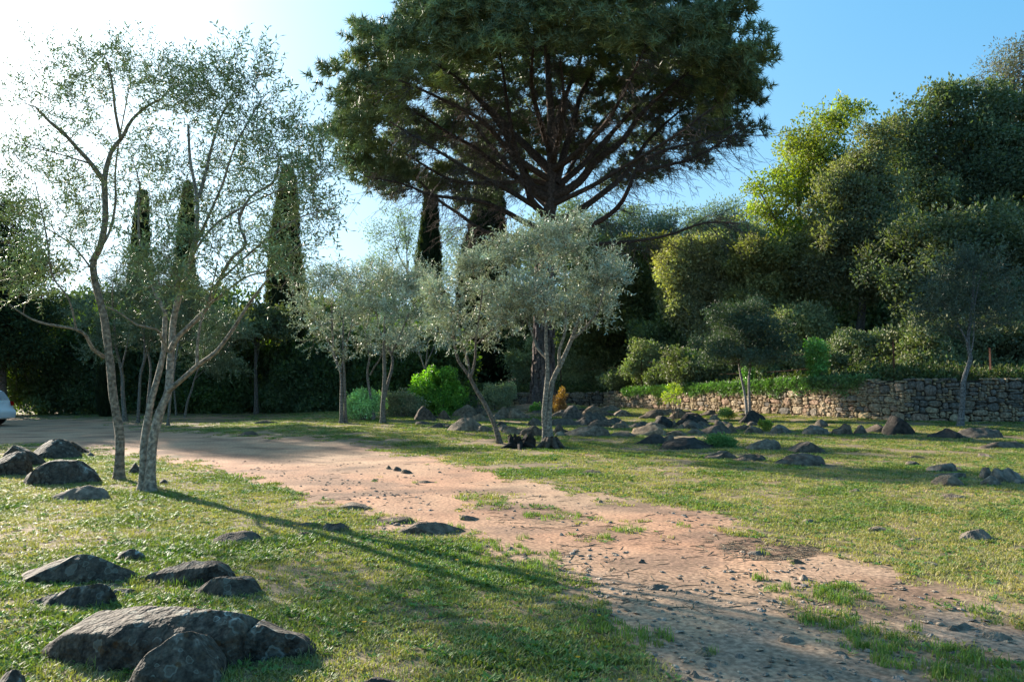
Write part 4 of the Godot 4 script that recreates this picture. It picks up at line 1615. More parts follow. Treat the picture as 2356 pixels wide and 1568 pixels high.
func stump() -> void:
	var foot := on_ground(1196, 1030)
	var t := thing("tree_stump", "charred black hollow stump with a splintered side spike, before the leaning olive", "stump", foot)
	var s := Shape.new()
	var segs := 22
	for row in 8:
		var f := row / 7.0
		for k in segs:
			var a := TAU * k / segs
			var flare := 1.0 + 0.9 * pow(1.0 - f, 3.0) * (0.6 + 0.6 * sin(k * 1.9))
			var r := 0.24 * flare * (1.0 + 0.16 * sin(k * 2.7 + f * 3.0))
			var top := 0.34 * (0.75 + 0.3 * sin(k * 1.3 + 0.4) + 0.12 * sin(k * 3.9))
			s.vert(Vector3(cos(a) * r - 0.05, f * top - 0.05 * (1.0 - f), sin(a) * r * 0.8), Vector3.UP, vary(Color(0.045, 0.038, 0.033), 0.3))
	for row in 7:
		for k in segs:
			var a := row * segs + k
			var b := row * segs + (k + 1) % segs
			s.ix.append_array(PackedInt32Array([a, b + segs, b, a, a + segs, b + segs]))
	var mid := s.vert(Vector3(-0.05, 0.12, 0), Vector3.UP, Color(0.03, 0.026, 0.022))
	for k in segs:
		s.ix.append_array(PackedInt32Array([7 * segs + k, mid, 7 * segs + (k + 1) % segs]))
	s.normals()
	put("body", s.mesh(), mats.bark, t)
	var spike := Shape.new()
	spike.tube([Vector3(0.26, -0.05, 0.05), Vector3(0.28, 0.2, 0.03), Vector3(0.25, 0.38, 0.0)], [0.15, 0.11, 0.04], 9, Color(0.055, 0.045, 0.038), 0.25)
	put("spike", spike.mesh(), mats.bark, t)
	for k in 5:
		var a := 0.5 + k * 1.1
		var root := Shape.new()
		var u := Vector3(cos(a), 0, sin(a))
		root.tube([u * 0.15 + Vector3(0, 0.12, 0), u * 0.36 + Vector3(0, 0.05, 0), u * 0.62 + Vector3(0, -0.04, 0)], [0.09, 0.06, 0.025], 7, Color(0.05, 0.042, 0.036), 0.2)
		put("root", root.mesh(), mats.bark, t)


# ---------- the big pine ----------
func stone_pine() -> void:
	rng.seed = 61
	var d := 39.0
	var foot := at(1249, 925, d)
	foot.y = ground_height(foot.x, foot.z) - 0.05
	var t := thing("stone_pine", "giant umbrella pine with dark rounded crown and bare fan of limbs", "pine tree", foot)
	var red := Color(0.12, 0.085, 0.068)
	var axis_px := [1249, 930, 1250, 850, 1251, 760, 1254, 640, 1263, 520, 1266, 440, 1269, 370, 1268, 290, 1262, 190, 1256, 90]
	var stem := screen_line(axis_px, d, d, 0.5)
	stem[0] = foot
	part("trunk", limb_mesh(stem, 0.56, 0.12, 18, Color(0.15, 0.115, 0.095), 0.45), mats.pine_bark, t)
	# plates of thick bark down the trunk
	var plates := Shape.new()
	for i in 240:
		var f := rng.randf()
		var h := f * 7.6
		var a := rng.randf() * TAU
		var r := lerpf(0.56, 0.47, f) * (1.0 + 0.45 * exp(-h / 0.9))
		var u := Vector3(cos(a), 0, sin(a))
		var w := Vector3(-sin(a), 0, cos(a))
		var c := at(lerpf(1249.0, 1254.0, f), 900, d)
		c = Vector3(c.x, foot.y + h, c.z)
		var hw := rng.randf_range(0.05, 0.1)
		var hh := rng.randf_range(0.16, 0.4)
		var tone := vary(Color(0.19, 0.14, 0.12), 0.3, 0.1)
		var q := c + u * (r + 0.035)
		var p := [q - w * hw - Vector3(0, hh * 0.7, 0), q + w * hw * 0.6 - Vector3(0, hh, 0), q + w * hw + Vector3(0, hh * 0.6, 0), q - w * hw * 0.5 + Vector3(0, hh, 0)]
		plates.out_quad(p[0], p[1], p[2], p[3], c, tone)
		for k in 4:
			var e0: Vector3 = p[k]
			var e1: Vector3 = p[(k + 1) % 4]
			plates.out_quad(e0, e1, e1 - u * 0.07 + (e1 - q) * 0.25, e0 - u * 0.07 + (e0 - q) * 0.25, q - u * 0.3, Color(tone.r * 0.8, tone.g * 0.8, tone.b * 0.8))
	part("bark_plates", plates.mesh(), mats.pine_bark, t).set_meta("kind", "stuff")
	var c2 := func(list: Array) -> Array:
		var out := []
		for i in range(0, list.size(), 2):
			out.append(list[i] / 2.2945 + 751.7)
			out.append(list[i + 1] / 2.2945)
		return out
	# outlines of the limbs as they show against the sky, with how far their tips come forward (+) or go back (-)
	var rows := [
		[[1172, 1050, 1090, 1000, 1020, 870, 960, 740, 900, 640, 820, 550, 700, 420, 560, 330], 3.0, 0.27],
		[[1180, 900, 1060, 780, 980, 700, 890, 600, 760, 480, 640, 330], -4.0, 0.26],
		[[1150, 1130, 1080, 1060, 1050, 960, 1000, 800, 960, 600, 930, 380, 900, 200], 5.0, 0.22],
		[[1195, 1040, 1330, 960, 1420, 850, 1560, 740, 1660, 600, 1800, 470, 1960, 340], 2.5, 0.27],
		[[1205, 970, 1250, 820, 1310, 610, 1340, 500, 1400, 380, 1480, 200], -3.0, 0.25],
		[[1190, 1175, 1330, 1110, 1480, 1000, 1600, 890, 1680, 760, 1800, 640, 1990, 480], -4.5, 0.22],
		[[1195, 1240, 1380, 1195, 1530, 1100, 1600, 980, 1640, 880, 1760, 800, 1980, 740, 2190, 640], 3.5, 0.18],
		[[1640, 900, 1850, 860, 2000, 800, 2230, 660], 4.5, 0.09],
		[[1160, 1215, 1040, 1170, 930, 1110, 800, 1060, 560, 1030, 400, 970, 200, 930], 2.0, 0.18],
		[[1160, 1290, 1000, 1250, 830, 1220, 700, 1130, 570, 1040, 430, 900, 230, 800], -3.0, 0.16],
		[[1170, 1000, 1060, 975, 900, 870, 780, 780, 640, 700, 460, 590, 250, 520], 4.5, 0.17],
		[[1165, 970, 1050, 950, 940, 965, 700, 960, 560, 900, 380, 790, 160, 680], -5.0, 0.15],
		[[1195, 1300, 1370, 1290, 1600, 1275, 1800, 1240, 2000, 1175, 2180, 1180], 6.0, 0.12],
		[[1190, 860, 1230, 700, 1250, 520, 1230, 300], 6.5, 0.2],
		[[1180, 800, 1120, 620, 1080, 420, 1100, 150], 7.0, 0.2],
		[[1185, 760, 1240, 560, 1330, 330, 1420, 60], -7.0, 0.2],
		[[1190, 900, 1330, 800, 1480, 640, 1600, 420, 1700, 200], 7.5, 0.2],
		[[1180, 950, 1000, 830, 820, 640, 600, 520, 380, 420], 7.5, 0.19],
		[[1190, 1000, 1360, 860, 1560, 640, 1760, 420, 1900, 220], -7.0, 0.2],
		[[1180, 1100, 1010, 940, 860, 760, 700, 560, 520, 360], -8.0, 0.19],
		[[1190, 1080, 1400, 980, 1600, 860, 1800, 740, 2050, 560], 8.0, 0.16],
		[[1150, 1120, 950, 1000, 760, 900, 560, 780, 330, 640], 8.5, 0.16],
		[[1185, 1120, 1280, 900, 1400, 700, 1560, 520], -9.0, 0.18],
	]
	var wood := [[stem, 0.5, 0.12, 0.6]]
	for r in rows:
		var px: Array = c2.call(r[0])
		var start: float = d
		if r[2] == 0.09:
			start = d - 2.2
		var pts := screen_line(px, start, d - r[1], 0.55)
		part("limb", limb_mesh(pts, r[2], 0.03, 8, vary(red, 0.15), 0.0), mats.pine_bark, t)
		wood.append([pts, r[2], 0.03, 0.25])
	# where the needle pads sit: a broad dome, lower on its far-left rim
	var heart := at(1262, 889, d) + Vector3(0, 13.9, 0)
	var targets := []
	var pads := []
	while pads.size() < 760:
		var a := rng.randf() * TAU
		var left := clampf(-cos(a), -1, 1)
		var lowest := sin(deg_to_rad(-14.0 - 13.0 * maxf(left, 0.0) + 6.0 * maxf(-left, 0.0) + 15.0 * maxf(sin(a), 0.0)))
		var sy := rng.randf_range(lowest, 1.0)
		var cy := sqrt(1.0 - sy * sy)
		var lump := 1.0 + 0.13 * bumps.get_noise_3d(cos(a) * cy * 130.0, sy * 130.0, sin(a) * cy * 130.0)
		var q := rng.randf_range(0.84, 1.0) * lump
		if rng.randf() < 0.3 and sy > 0.25:
			q = rng.randf_range(0.5, 0.84)
		if sy < 0.1:
			q = rng.randf_range(0.8, 1.0) * lump
		var p := heart + Vector3(cos(a) * cy * 10.7, sy * 7.2 if sy > 0 else sy * 8.5, sin(a) * cy * 10.2) * q
		pads.append(p)
		if pads.size() % 3 > 0:
			targets.append(p - Vector3(0, 0.25, 0))
	var got := reach(wood, targets, 0.4, 0.02, 0.055, 0.009, 4, Color(0.13, 0.095, 0.075))
	var s: Shape = got[0]
	# dead twigs hanging from the shaded undersides
	for r in wood.slice(1):
		var p: Array = r[0]
		for i in 120:
			var f := rng.randf_range(0.22, 0.95)
			var a: Vector3 = p[int(f * (p.size() - 1))]
			var out := ((a - (stem[int(stem.size() * 0.5)] as Vector3)) * Vector3(1, 0.15, 1)).normalized()
			var e := a + (out * 0.7 + any_dir() * 0.8 + Vector3(0, -0.25, 0)) * rng.randf_range(0.5, 1.9)
			var m := a.lerp(e, 0.5) + any_dir() * 0.25
			s.tube([a, m, e + Vector3(0, -0.15, 0)], [0.016, 0.011, 0.007], 3, Color(0.15, 0.12, 0.105))
			for k in 4:
				var z := m.lerp(e, rng.randf()) 
				s.tube([z, z + (out * 0.3 + any_dir() * 0.6 + Vector3(0, -0.3, 0)) * rng.randf_range(0.3, 0.8)], [0.009, 0.006], 3, Color(0.15, 0.12, 0.105))
	part("branches", s.mesh(), mats.pine_bark, t).set_meta("kind", "stuff")
	var where := []
	var cols := []
	for p in pads:
		var up: Vector3 = ((p - heart) * Vector3(0.08, 0.12, 0.08) + Vector3(0, 0.5, 0)).normalized()
		var own := rng.randf_range(0.7, 1.35) * 3.3
		var yellow := rng.randf() * rng.randf()
		var wide := rng.randf_range(0.7, 1.25)
		for i in 27:
			var u := any_dir()
			u.y = absf(u.y) * 0.9 - 0.15
			var o: Vector3 = u * Vector3(0.95, 0.75, 0.95) * wide * pow(rng.randf(), 0.3)
			var b := turned((up + u * 0.8 + any_dir() * 0.2))
			where.append(Transform3D(b.scaled(Vector3.ONE * rng.randf_range(0.95, 1.5)), p + o))
			var tone := Color(0.07, 0.092, 0.052).lerp(Color(0.115, 0.13, 0.05), yellow)
			cols.append(vary(Color(tone.r * own, tone.g * own, tone.b * own), 0.38, 0.1))
	scatter("crown", mats.needles, mats.needle_leaf, where, cols, t)


func olives() -> void:
	# the tall pair at the front: a leaning single stem and a forked one
	olive("tall slender olive with one bowed lichen-patched trunk, standing beside the forked one", [272, 1103], [
		[[272, 1103, 275, 1022, 272, 984, 260, 914, 251, 827, 240, 740, 227, 684, 215, 635, 214, 600, 230, 566, 240, 513, 241, 460, 238, 415], 0.2, 0.092, 0.048],
		[[238, 418, 209, 377, 174, 338, 146, 307, 115, 282, 83, 248], -0.5, 0.055, 0.02, 0.2],
		[[239, 415, 244, 384, 258, 342, 279, 317, 303, 275, 342, 241, 370, 227, 394, 198], 0.5, 0.055, 0.014, 0.2],
		[[277, 319, 265, 262, 258, 199, 247, 145], -0.1, 0.035, 0.016, 0.3],
		[[240, 822, 213, 803, 199, 775, 174, 757, 115, 747, 70, 733, 20, 700], -0.7, 0.04, 0.012, 0.1],
		[[174, 757, 157, 688, 119, 632, 105, 538, 80, 420], -0.9, 0.02, 0.008, -0.3],
		[[222, 583, 250, 535, 264, 470, 264, 400, 272, 330, 300, 180], 0.6, 0.03, 0.008, 0.1],
		[[209, 377, 120, 350, 30, 330], -0.9, 0.02, 0.006, 0.0],
		[[225, 640, 160, 560, 60, 500, 0, 470], 0.9, 0.022, 0.006, 0.1],
	], [[120, 235, 105, 85, -0.4], [215, 190, 80, 60, 0.1], [300, 165, 95, 55, 0.3], [375, 215, 70, 75, 0.5], [60, 350, 95, 95, -0.6], [185, 400, 90, 90, 0.5], [50, 500, 90, 95, 0.2], [130, 590, 110, 80, -0.3], [320, 400, 75, 110, 0.4], [50, 640, 80, 60, -0.4], [190, 500, 70, 80, 0.9]], {"seed": 101, "branches": 520, "twigs": 3, "size": 0.95, "loose": 0.06, "tint": Color(0.15, 0.19, 0.09), "bark": Color(0.26, 0.22, 0.165)})
	olive("tall forked olive, grey stems splitting at the base, with long tilted limbs", [337, 1130], [
		[[343, 1128, 346, 1070, 352, 1010, 366, 949, 387, 897, 390, 844, 394, 792, 398, 740, 406, 700, 424, 645, 440, 590, 450, 547, 453, 471, 446, 418, 436, 366, 432, 289], 0.2, 0.09, 0.018],
		[[329, 1122, 329, 1056, 332, 1005, 345, 931, 363, 862, 375, 809, 378, 757, 377, 715, 363, 688, 345, 640, 330, 590, 318, 530, 320, 420], 0.7, 0.078, 0.012, 0.05, 1],
		[[385, 899, 418, 872, 453, 841, 495, 810, 523, 775, 544, 743, 568, 705, 605, 655, 650, 610], -0.6, 0.05, 0.015],
		[[453, 839, 453, 792, 464, 729, 482, 680, 500, 600], -0.6, 0.03, 0.008, -0.3],
		[[391, 806, 408, 775, 450, 736, 478, 702, 502, 646, 533, 593, 565, 562, 551, 524, 549, 489], -0.3, 0.05, 0.018],
		[[547, 505, 575, 453, 628, 418, 643, 364], -0.4, 0.026, 0.012, -0.3],
		[[456, 455, 471, 401, 488, 331, 506, 272, 522, 242], 0.5, 0.035, 0.014, 0.2],
		[[450, 560, 506, 436, 523, 384, 545, 325, 600, 230], -0.4, 0.03, 0.008, 0.1],
		[[440, 590, 490, 520, 570, 470, 660, 430, 740, 400], -0.9, 0.025, 0.006, 0.0],
		[[384, 808, 370, 775, 359, 757, 314, 747, 279, 722, 240, 703], -0.8, 0.026, 0.01],
		[[500, 650, 600, 560, 690, 500, 770, 480], -1.0, 0.022, 0.006, -0.3],
		[[478, 702, 560, 640, 620, 620, 690, 560], -0.9, 0.022, 0.006, -0.2],
	], [[430, 240, 75, 85, 0.4], [500, 200, 80, 70, 0.2], [590, 210, 60, 85, -0.2], [560, 310, 110, 80, -0.2], [650, 320, 75, 75, -0.4], [450, 380, 85, 90, 0.6], [380, 470, 85, 90, 0.8], [520, 430, 90, 80, 0.7], [640, 440, 100, 80, -0.4], [720, 480, 75, 75, -0.6], [440, 570, 90, 80, -0.6], [560, 560, 90, 70, 0.6], [660, 590, 85, 60, -0.7], [350, 620, 80, 65, -0.6], [480, 670, 90, 45, -0.6], [700, 400, 60, 60, -0.5]], {"seed": 102, "branches": 640, "twigs": 3, "size": 0.95, "loose": 0.06, "tint": Color(0.145, 0.185, 0.088), "bark": Color(0.28, 0.245, 0.19)})
	# the pale row in the middle distance
	var grey := Color(0.21, 0.185, 0.15)
	var silver := Color(0.25, 0.275, 0.215)
	olive("slim olive with two parallel upright stems, in front of a rounded green shrub", [788, 974], [
		[[785, 974, 785, 915, 784, 860, 769, 815, 764, 760, 762, 700], 0.3, 0.1, 0.03],
		[[794, 968, 792, 871, 788, 805, 790, 720], -0.3, 0.075, 0.03, 0.15, 1],
		[[784, 857, 770, 826, 757, 791, 735, 740], 0.6, 0.05, 0.02],
		[[784, 850, 800, 780, 815, 720], 0.0, 0.045, 0.02],
	], [[762, 690, 62, 60], [725, 745, 45, 55, 0.4], [800, 740, 50, 60, -0.3], [760, 640, 40, 30], [770, 800, 66, 30, 0.2], [712, 700, 34, 44], [800, 660, 40, 36, 0.4], [745, 655, 36, 30]], {"seed": 103, "branches": 170, "twigs": 4, "size": 1.05, "tint": silver, "bark": grey, "loose": 0.06})
	olive("olive with a kinked slanting stem, between the slim two-stemmed one and a stouter neighbour", [858, 965], [
		[[859, 966, 854, 923, 844, 860, 850, 822, 843, 790, 835, 740], 0.5, 0.085, 0.03],
		[[851, 862, 861, 843, 875, 822, 885, 780], -0.5, 0.045, 0.02],
	], [[835, 730, 60, 65], [850, 665, 50, 42], [870, 790, 44, 32], [815, 660, 40, 30]], {"seed": 104, "branches": 110, "twigs": 4, "size": 1.05, "tint": silver, "bark": grey, "loose": 0.06})
	olive("stouter pale olive with a root-flared foot and two limbs parting low down", [880, 974], [
		[[880, 976, 880, 940, 882, 913, 884, 860, 883, 791, 885, 730], -0.2, 0.13, 0.04],
		[[883, 916, 892, 880, 901, 847, 900, 815, 873, 763, 865, 710], 0.5, 0.08, 0.03],
		[[899, 815, 920, 770, 940, 720], -0.5, 0.045, 0.02],
	], [[890, 700, 75, 70], [930, 720, 50, 55], [880, 640, 50, 35], [905, 790, 66, 32], [950, 670, 44, 48], [920, 640, 40, 30, 0.5], [855, 690, 40, 50]], {"seed": 105, "branches": 190, "twigs": 4, "size": 1.05, "tint": silver, "bark": grey, "loose": 0.06})
	olive("little crooked olive showing only forked thin stems above the rounded green shrub", [826, 935], [
		[[826, 948, 826, 892, 815, 865, 812, 840, 822, 810], 0.3, 0.06, 0.025],
		[[826, 893, 832, 870, 826, 838, 830, 800], -0.3, 0.045, 0.02],
	], [[815, 790, 45, 35], [840, 760, 40, 40]], {"seed": 106, "branches": 60, "twigs": 14, "size": 1.15, "tint": Color(0.11, 0.13, 0.07), "bark": grey, "loose": 0.06})
	olive("thin olive with a slightly bowed stem in front of the bright green bush", [1001, 953], [
		[[1001, 955, 996, 925, 990, 895, 981, 866, 980, 836, 985, 780], 0.2, 0.085, 0.03],
		[[981, 862, 968, 822, 955, 790, 940, 750], 0.3, 0.05, 0.02],
		[[980, 838, 1000, 790, 1010, 740], -0.3, 0.04, 0.02],
	], [[975, 720, 70, 65], [930, 760, 45, 40], [1010, 760, 40, 40], [980, 660, 45, 30]], {"seed": 107, "branches": 150, "twigs": 4, "size": 1.05, "tint": silver, "bark": grey, "loose": 0.06})
	olive("leaning olive whose bare stem slants up and forks, near the black stump", [1149, 1020], [
		[[1150, 1022, 1142, 993, 1133, 965, 1116, 930, 1096, 898, 1077, 861, 1058, 836, 1050, 815, 1044, 780, 1040, 720], 0.3, 0.095, 0.03],
		[[1082, 868, 1090, 840, 1094, 812, 1094, 780, 1103, 721, 1112, 650], -0.4, 0.05, 0.015],
		[[1081, 866, 1074, 819, 1060, 784, 1050, 700], 0.5, 0.045, 0.015],
		[[1092, 795, 1130, 760, 1165, 740], -0.6, 0.025, 0.01],
	], [[1060, 690, 65, 70], [1110, 640, 60, 55], [1030, 740, 45, 45], [1085, 770, 70, 24], [1130, 700, 55, 55], [1075, 610, 50, 32], [1160, 730, 30, 25], [1010, 680, 36, 40]], {"seed": 108, "branches": 240, "twigs": 4, "size": 0.9, "tint": silver, "bark": Color(0.17, 0.145, 0.115), "loose": 0.06})
	olive("full silvery olive on two pale stems from one dark gnarled foot, before the pine", [1262, 1027], [
		[[1268, 1030, 1262, 985, 1262, 948, 1269, 881, 1287, 843, 1302, 810, 1315, 780, 1328, 742, 1346, 700, 1360, 640], 0.3, 0.13, 0.03],
		[[1254, 1024, 1254, 990, 1252, 948, 1259, 860, 1256, 791, 1255, 740, 1250, 680], -0.2, 0.11, 0.03, 0.1, 1],
		[[1257, 824, 1246, 812, 1234, 798, 1229, 780, 1205, 720], 0.5, 0.055, 0.02],
		[[1288, 842, 1286, 808, 1300, 760, 1300, 690], -0.5, 0.06, 0.02],
		[[1315, 780, 1340, 760, 1375, 715, 1390, 660], -0.5, 0.05, 0.015],
	], [[1270, 600, 80, 70], [1200, 640, 65, 65], [1345, 640, 75, 65], [1265, 680, 90, 55, -0.4], [1370, 690, 55, 45], [1195, 710, 50, 45], [1310, 560, 55, 38], [1240, 550, 55, 30], [1290, 720, 80, 30, 0.4], [1400, 630, 30, 35], [1165, 590, 30, 30]], {"seed": 109, "branches": 430, "twigs": 4, "size": 0.9, "tint": silver, "bark": Color(0.26, 0.23, 0.18), "loose": 0.06})
	var gnarl := Shape.new()
	var gp := on_ground(1268, 1031)
	for k in 7:
		var a := 0.3 + k * 0.9
		var u := Vector3(cos(a), 0, sin(a))
		gnarl.tube([gp + u * 0.1 + Vector3(0, 0.26, 0), gp + u * 0.2 + Vector3(0, 0.1, 0), gp + u * (0.4 + 0.12 * sin(k * 2.3)) - Vector3(0, 0.05, 0)], [0.07, 0.075, 0.03], 8, Color(0.13, 0.105, 0.08), 0.25)
	var host := find_child("olive_tree_008", false, false) as Node3D
	part("root_flare", gnarl.mesh(), mats.bark, host).set_meta("kind", "stuff")
	# the lone grey one by the shaded wall
	olive("lone dim blue-grey olive with a pale stem bent at the foot, before the shaded wall", [2212, 980], [
		[[2210, 982, 2214, 930, 2217, 880, 2226, 848, 2233, 822, 2227, 790, 2232, 740, 2239, 683, 2240, 610], 0.2, 0.12, 0.03],
		[[2232, 818, 2240, 780, 2243, 700, 2260, 620], -0.4, 0.03, 0.012],
		[[2228, 790, 2190, 720, 2160, 680], 0.4, 0.04, 0.012],
	], [[2230, 660, 75, 65], [2170, 700, 55, 60], [2300, 690, 60, 65], [2240, 740, 80, 40], [2200, 630, 50, 40]], {"seed": 110, "branches": 200, "twigs": 5, "size": 1.0, "tint": Color(0.055, 0.072, 0.05), "bark": Color(0.17, 0.17, 0.165), "loose": 0.08})
	# the dim row behind the tall pair
	var dim := "shaded olives behind the tall pair"
	olive("shaded olive with a bowed grey trunk just beside the slender tall one", [286, 968], [
		[[286, 969, 282, 910, 279, 855, 266, 799, 262, 740], 0.3, 0.13, 0.04], [[277, 850, 290, 800, 300, 740], -0.3, 0.06, 0.02]], [[270, 730, 70, 60], [225, 760, 50, 50], [300, 680, 60, 60]], {"seed": 111, "branches": 110, "twigs": 8, "size": 1.1, "tint": Color(0.1, 0.125, 0.075), "bark": grey, "loose": 0.08, "group": dim})
	olive("shaded olive with a straight thin trunk, between the two stems of the tall pair", [317, 972], [
		[[316, 974, 319, 920, 322, 862, 331, 820, 330, 740], -0.3, 0.09, 0.03], [[321, 868, 340, 800, 350, 740], 0.3, 0.05, 0.02]], [[335, 730, 60, 60], [360, 780, 50, 40], [320, 650, 50, 50]], {"seed": 112, "branches": 100, "twigs": 8, "size": 1.1, "tint": Color(0.1, 0.125, 0.075), "bark": grey, "loose": 0.08, "group": dim})
	olive("shaded olive seen through the fork of the tall pair, its stem curving over", [340, 968], [
		[[335, 968, 345, 862, 343, 827, 328, 768, 320, 700], 0.3, 0.08, 0.03]], [[390, 700, 60, 60], [420, 760, 50, 50]], {"seed": 113, "branches": 80, "twigs": 8, "size": 1.1, "tint": Color(0.1, 0.125, 0.075), "bark": grey, "loose": 0.08, "group": dim})
	olive("slim shaded olive with a dark stem just past the forked one", [386, 978], [
		[[385, 979, 388, 950, 391, 915, 400, 850, 410, 780], -0.2, 0.075, 0.03]], [[430, 720, 60, 55], [390, 650, 55, 55]], {"seed": 114, "branches": 80, "twigs": 8, "size": 1.1, "tint": Color(0.1, 0.125, 0.075), "bark": grey, "loose": 0.08, "group": dim})
	olive("shaded olive with one upright pale stem under the forked one's low limb", [404, 956], [
		[[404, 957, 403, 935, 400, 900, 398, 850, 420, 790], 0.3, 0.07, 0.03]], [[470, 760, 55, 50], [500, 810, 45, 40]], {"seed": 115, "branches": 80, "twigs": 8, "size": 1.1, "tint": Color(0.12, 0.145, 0.085), "bark": grey, "loose": 0.08, "group": dim})
	olive("shaded olive with a zigzag slanting stem, last toward the dark hedge", [425, 960], [
		[[424, 961, 430, 925, 440, 897, 447, 870, 455, 850, 470, 800], -0.3, 0.075, 0.03], [[447, 872, 490, 830, 520, 800], -0.4, 0.03, 0.015]], [[500, 790, 50, 45], [540, 770, 40, 40], [460, 830, 45, 30], [520, 840, 30, 25]], {"seed": 116, "branches": 90, "twigs": 8, "size": 1.1, "tint": Color(0.13, 0.155, 0.09), "bark": grey, "loose": 0.08, "group": dim})


func cypresses() -> void:
	cypress("tall dark column cypress rising out of the hedge, seen through the forked olive's foliage", 652, 385, 900, 38, 49.0, 201, 3000)
	cypress("broad massive cypress standing just behind the giant pine's limbs", 1118, 290, 925, 56, 62.0, 202, 5200, "", 0.22)
	cypress("thin cypress with a faded grey-brown tip behind the pine's drooping outer twigs", 985, 400, 930, 33, 64.0, 203, 2000)
	cypress("slender cypress glimpsed through the slender tall olive's leaves", 312, 440, 930, 22, 52.0, 204, 1500)
	cypress("narrow cypress tip glimpsed between the two tall olives", 418, 420, 930, 22, 53.0, 205, 1600)
	cypress("stunted scraggly young cypress against the dark hedge by the tall pair's trunks", 243, 840, 955, 13, 41.0, 206, 260)


func woods() -> void:
	var base := func(px: float, d: float, lift: float) -> Vector3:
		var p := at(px, 900, d)
		return Vector3(p.x, lift if lift > -5.0 else ground_height(p.x, p.z), p.z)
	var dark := Color(0.085, 0.11, 0.05)
	var oak := Color(0.1, 0.12, 0.055)
	# the dark hedge across the far side of the clearing
	var hedge := "shrubs of the dark hedge"
	var hs := 300
	for r in [
		[110, 850, 95, 105, 46.0, "dark hedge shrub behind the parked car"],
		[250, 830, 90, 115, 47.0, "dark hedge shrub behind the stunted cypress"],
		[385, 840, 85, 110, 48.0, "dark hedge shrub between the trunks of the tall olives"],
		[490, 860, 75, 95, 47.5, "dark hedge shrub behind the forked olive's low limb"],
		[590, 880, 85, 90, 48.5, "dark hedge shrub at the foot of the column cypress"],
		[700, 890, 85, 75, 48.0, "dark hedge shrub left of the slim two-stemmed olive"],
		[800, 860, 80, 95, 47.0, "dark hedge shrub behind the rounded green shrub"],
		[900, 850, 85, 100, 46.0, "dark hedge shrub behind the red-tinged bush"],
		[1000, 850, 80, 95, 45.5, "dark hedge shrub behind the bright green bush"],
	]:
		broadleaf("hedge_shrub", r[5], "hedge shrub", base.call(r[0], r[4], -9.0), [[r[0], r[1], r[2], r[3]], [r[0] - r[2] * 0.5, r[1] + 45, r[2] * 0.7, 70, -0.6], [r[0] + r[2] * 0.5, r[1] + 40, r[2] * 0.7, 70, 0.6], [r[0], r[1] - r[3] * 0.65, r[2] * 0.6, 45], [r[0], 930, r[2] * 0.9, 26, -0.8]], {"seed": hs, "depth": r[4], "count": 1500, "size": 1.25, "tint": dark, "tint2": Color(0.07, 0.1, 0.03), "stems": 8, "group": hedge, "gap": -0.3, "leaf": mats.bright_leaf})
		hs += 3
	broadleaf("bay_tree", "rounded evergreen with a sunlit olive-brown top, in front of the column cypress", "tree", base.call(590, 45.0, -9.0), [[585, 760, 60, 48], [630, 740, 40, 28], [545, 780, 40, 40]], {"seed": 341, "depth": 45.0, "count": 1200, "size": 1.1, "tint": Color(0.1, 0.105, 0.05), "trunk": 0.14})
	# trees along the far-left edge, which shade the track
	broadleaf("dark_conifer", "dark shaggy conifer at the frame edge above the parked car", "tree", base.call(10, 42.0, -9.0), [[-40, 560, 90, 120], [30, 640, 80, 70], [-30, 720, 120, 100], [60, 760, 80, 70, -1.0], [20, 840, 90, 70]], {"seed": 351, "depth": 42.0, "count": 3200, "size": 1.5, "tint": Color(0.024, 0.034, 0.017), "tint2": Color(0.045, 0.06, 0.018), "trunk": 0.3, "mesh": mats.airy_bunch})
	broadleaf("holm_oak", "evergreen beyond the frame edge that shades the earth track", "tree", base.call(-260, 41.0, -9.0), [[-260, 660, 170, 120], [-150, 740, 130, 100], [-330, 760, 160, 130]], {"seed": 354, "depth": 41.0, "count": 2600, "size": 2.0, "tint": dark, "trunk": 0.35, "gap": -0.3})
	broadleaf("holm_oak", "farther evergreen out past the frame edge beside the shading one", "tree", base.call(-560, 36.0, -9.0), [[-560, 680, 170, 130], [-480, 760, 130, 110]], {"seed": 357, "depth": 36.0, "count": 1600, "size": 2.2, "tint": dark, "trunk": 0.35, "gap": -0.3})
	broadleaf("holm_oak", "bluish evergreen filling the gap low behind the slender tall olive", "tree", base.call(170, 52.0, -9.0), [[170, 740, 85, 60], [90, 760, 60, 55], [270, 740, 80, 60], [380, 730, 80, 60]], {"seed": 360, "depth": 52.0, "count": 1800, "size": 1.4, "tint": Color(0.065, 0.085, 0.055), "trunk": 0.2})
	# behind the pine
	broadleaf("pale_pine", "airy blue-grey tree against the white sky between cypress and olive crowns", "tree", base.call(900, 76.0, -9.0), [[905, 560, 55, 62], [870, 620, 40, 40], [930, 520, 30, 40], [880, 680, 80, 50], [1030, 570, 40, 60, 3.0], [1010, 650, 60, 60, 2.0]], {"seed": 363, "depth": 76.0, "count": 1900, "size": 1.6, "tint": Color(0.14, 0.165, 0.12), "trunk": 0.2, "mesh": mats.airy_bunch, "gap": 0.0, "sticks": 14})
	broadleaf("pale_pine", "hazy blue pine crown low behind the giant pine's trunk", "tree", base.call(1330, 66.0, 1.6), [[1330, 520, 60, 48], [1260, 540, 45, 45], [1390, 540, 50, 50], [1200, 600, 60, 60]], {"seed": 366, "depth": 66.0, "count": 1900, "size": 1.6, "tint": Color(0.15, 0.175, 0.14), "trunk": 0.25, "mesh": mats.airy_bunch, "gap": 0.06, "sticks": 14})
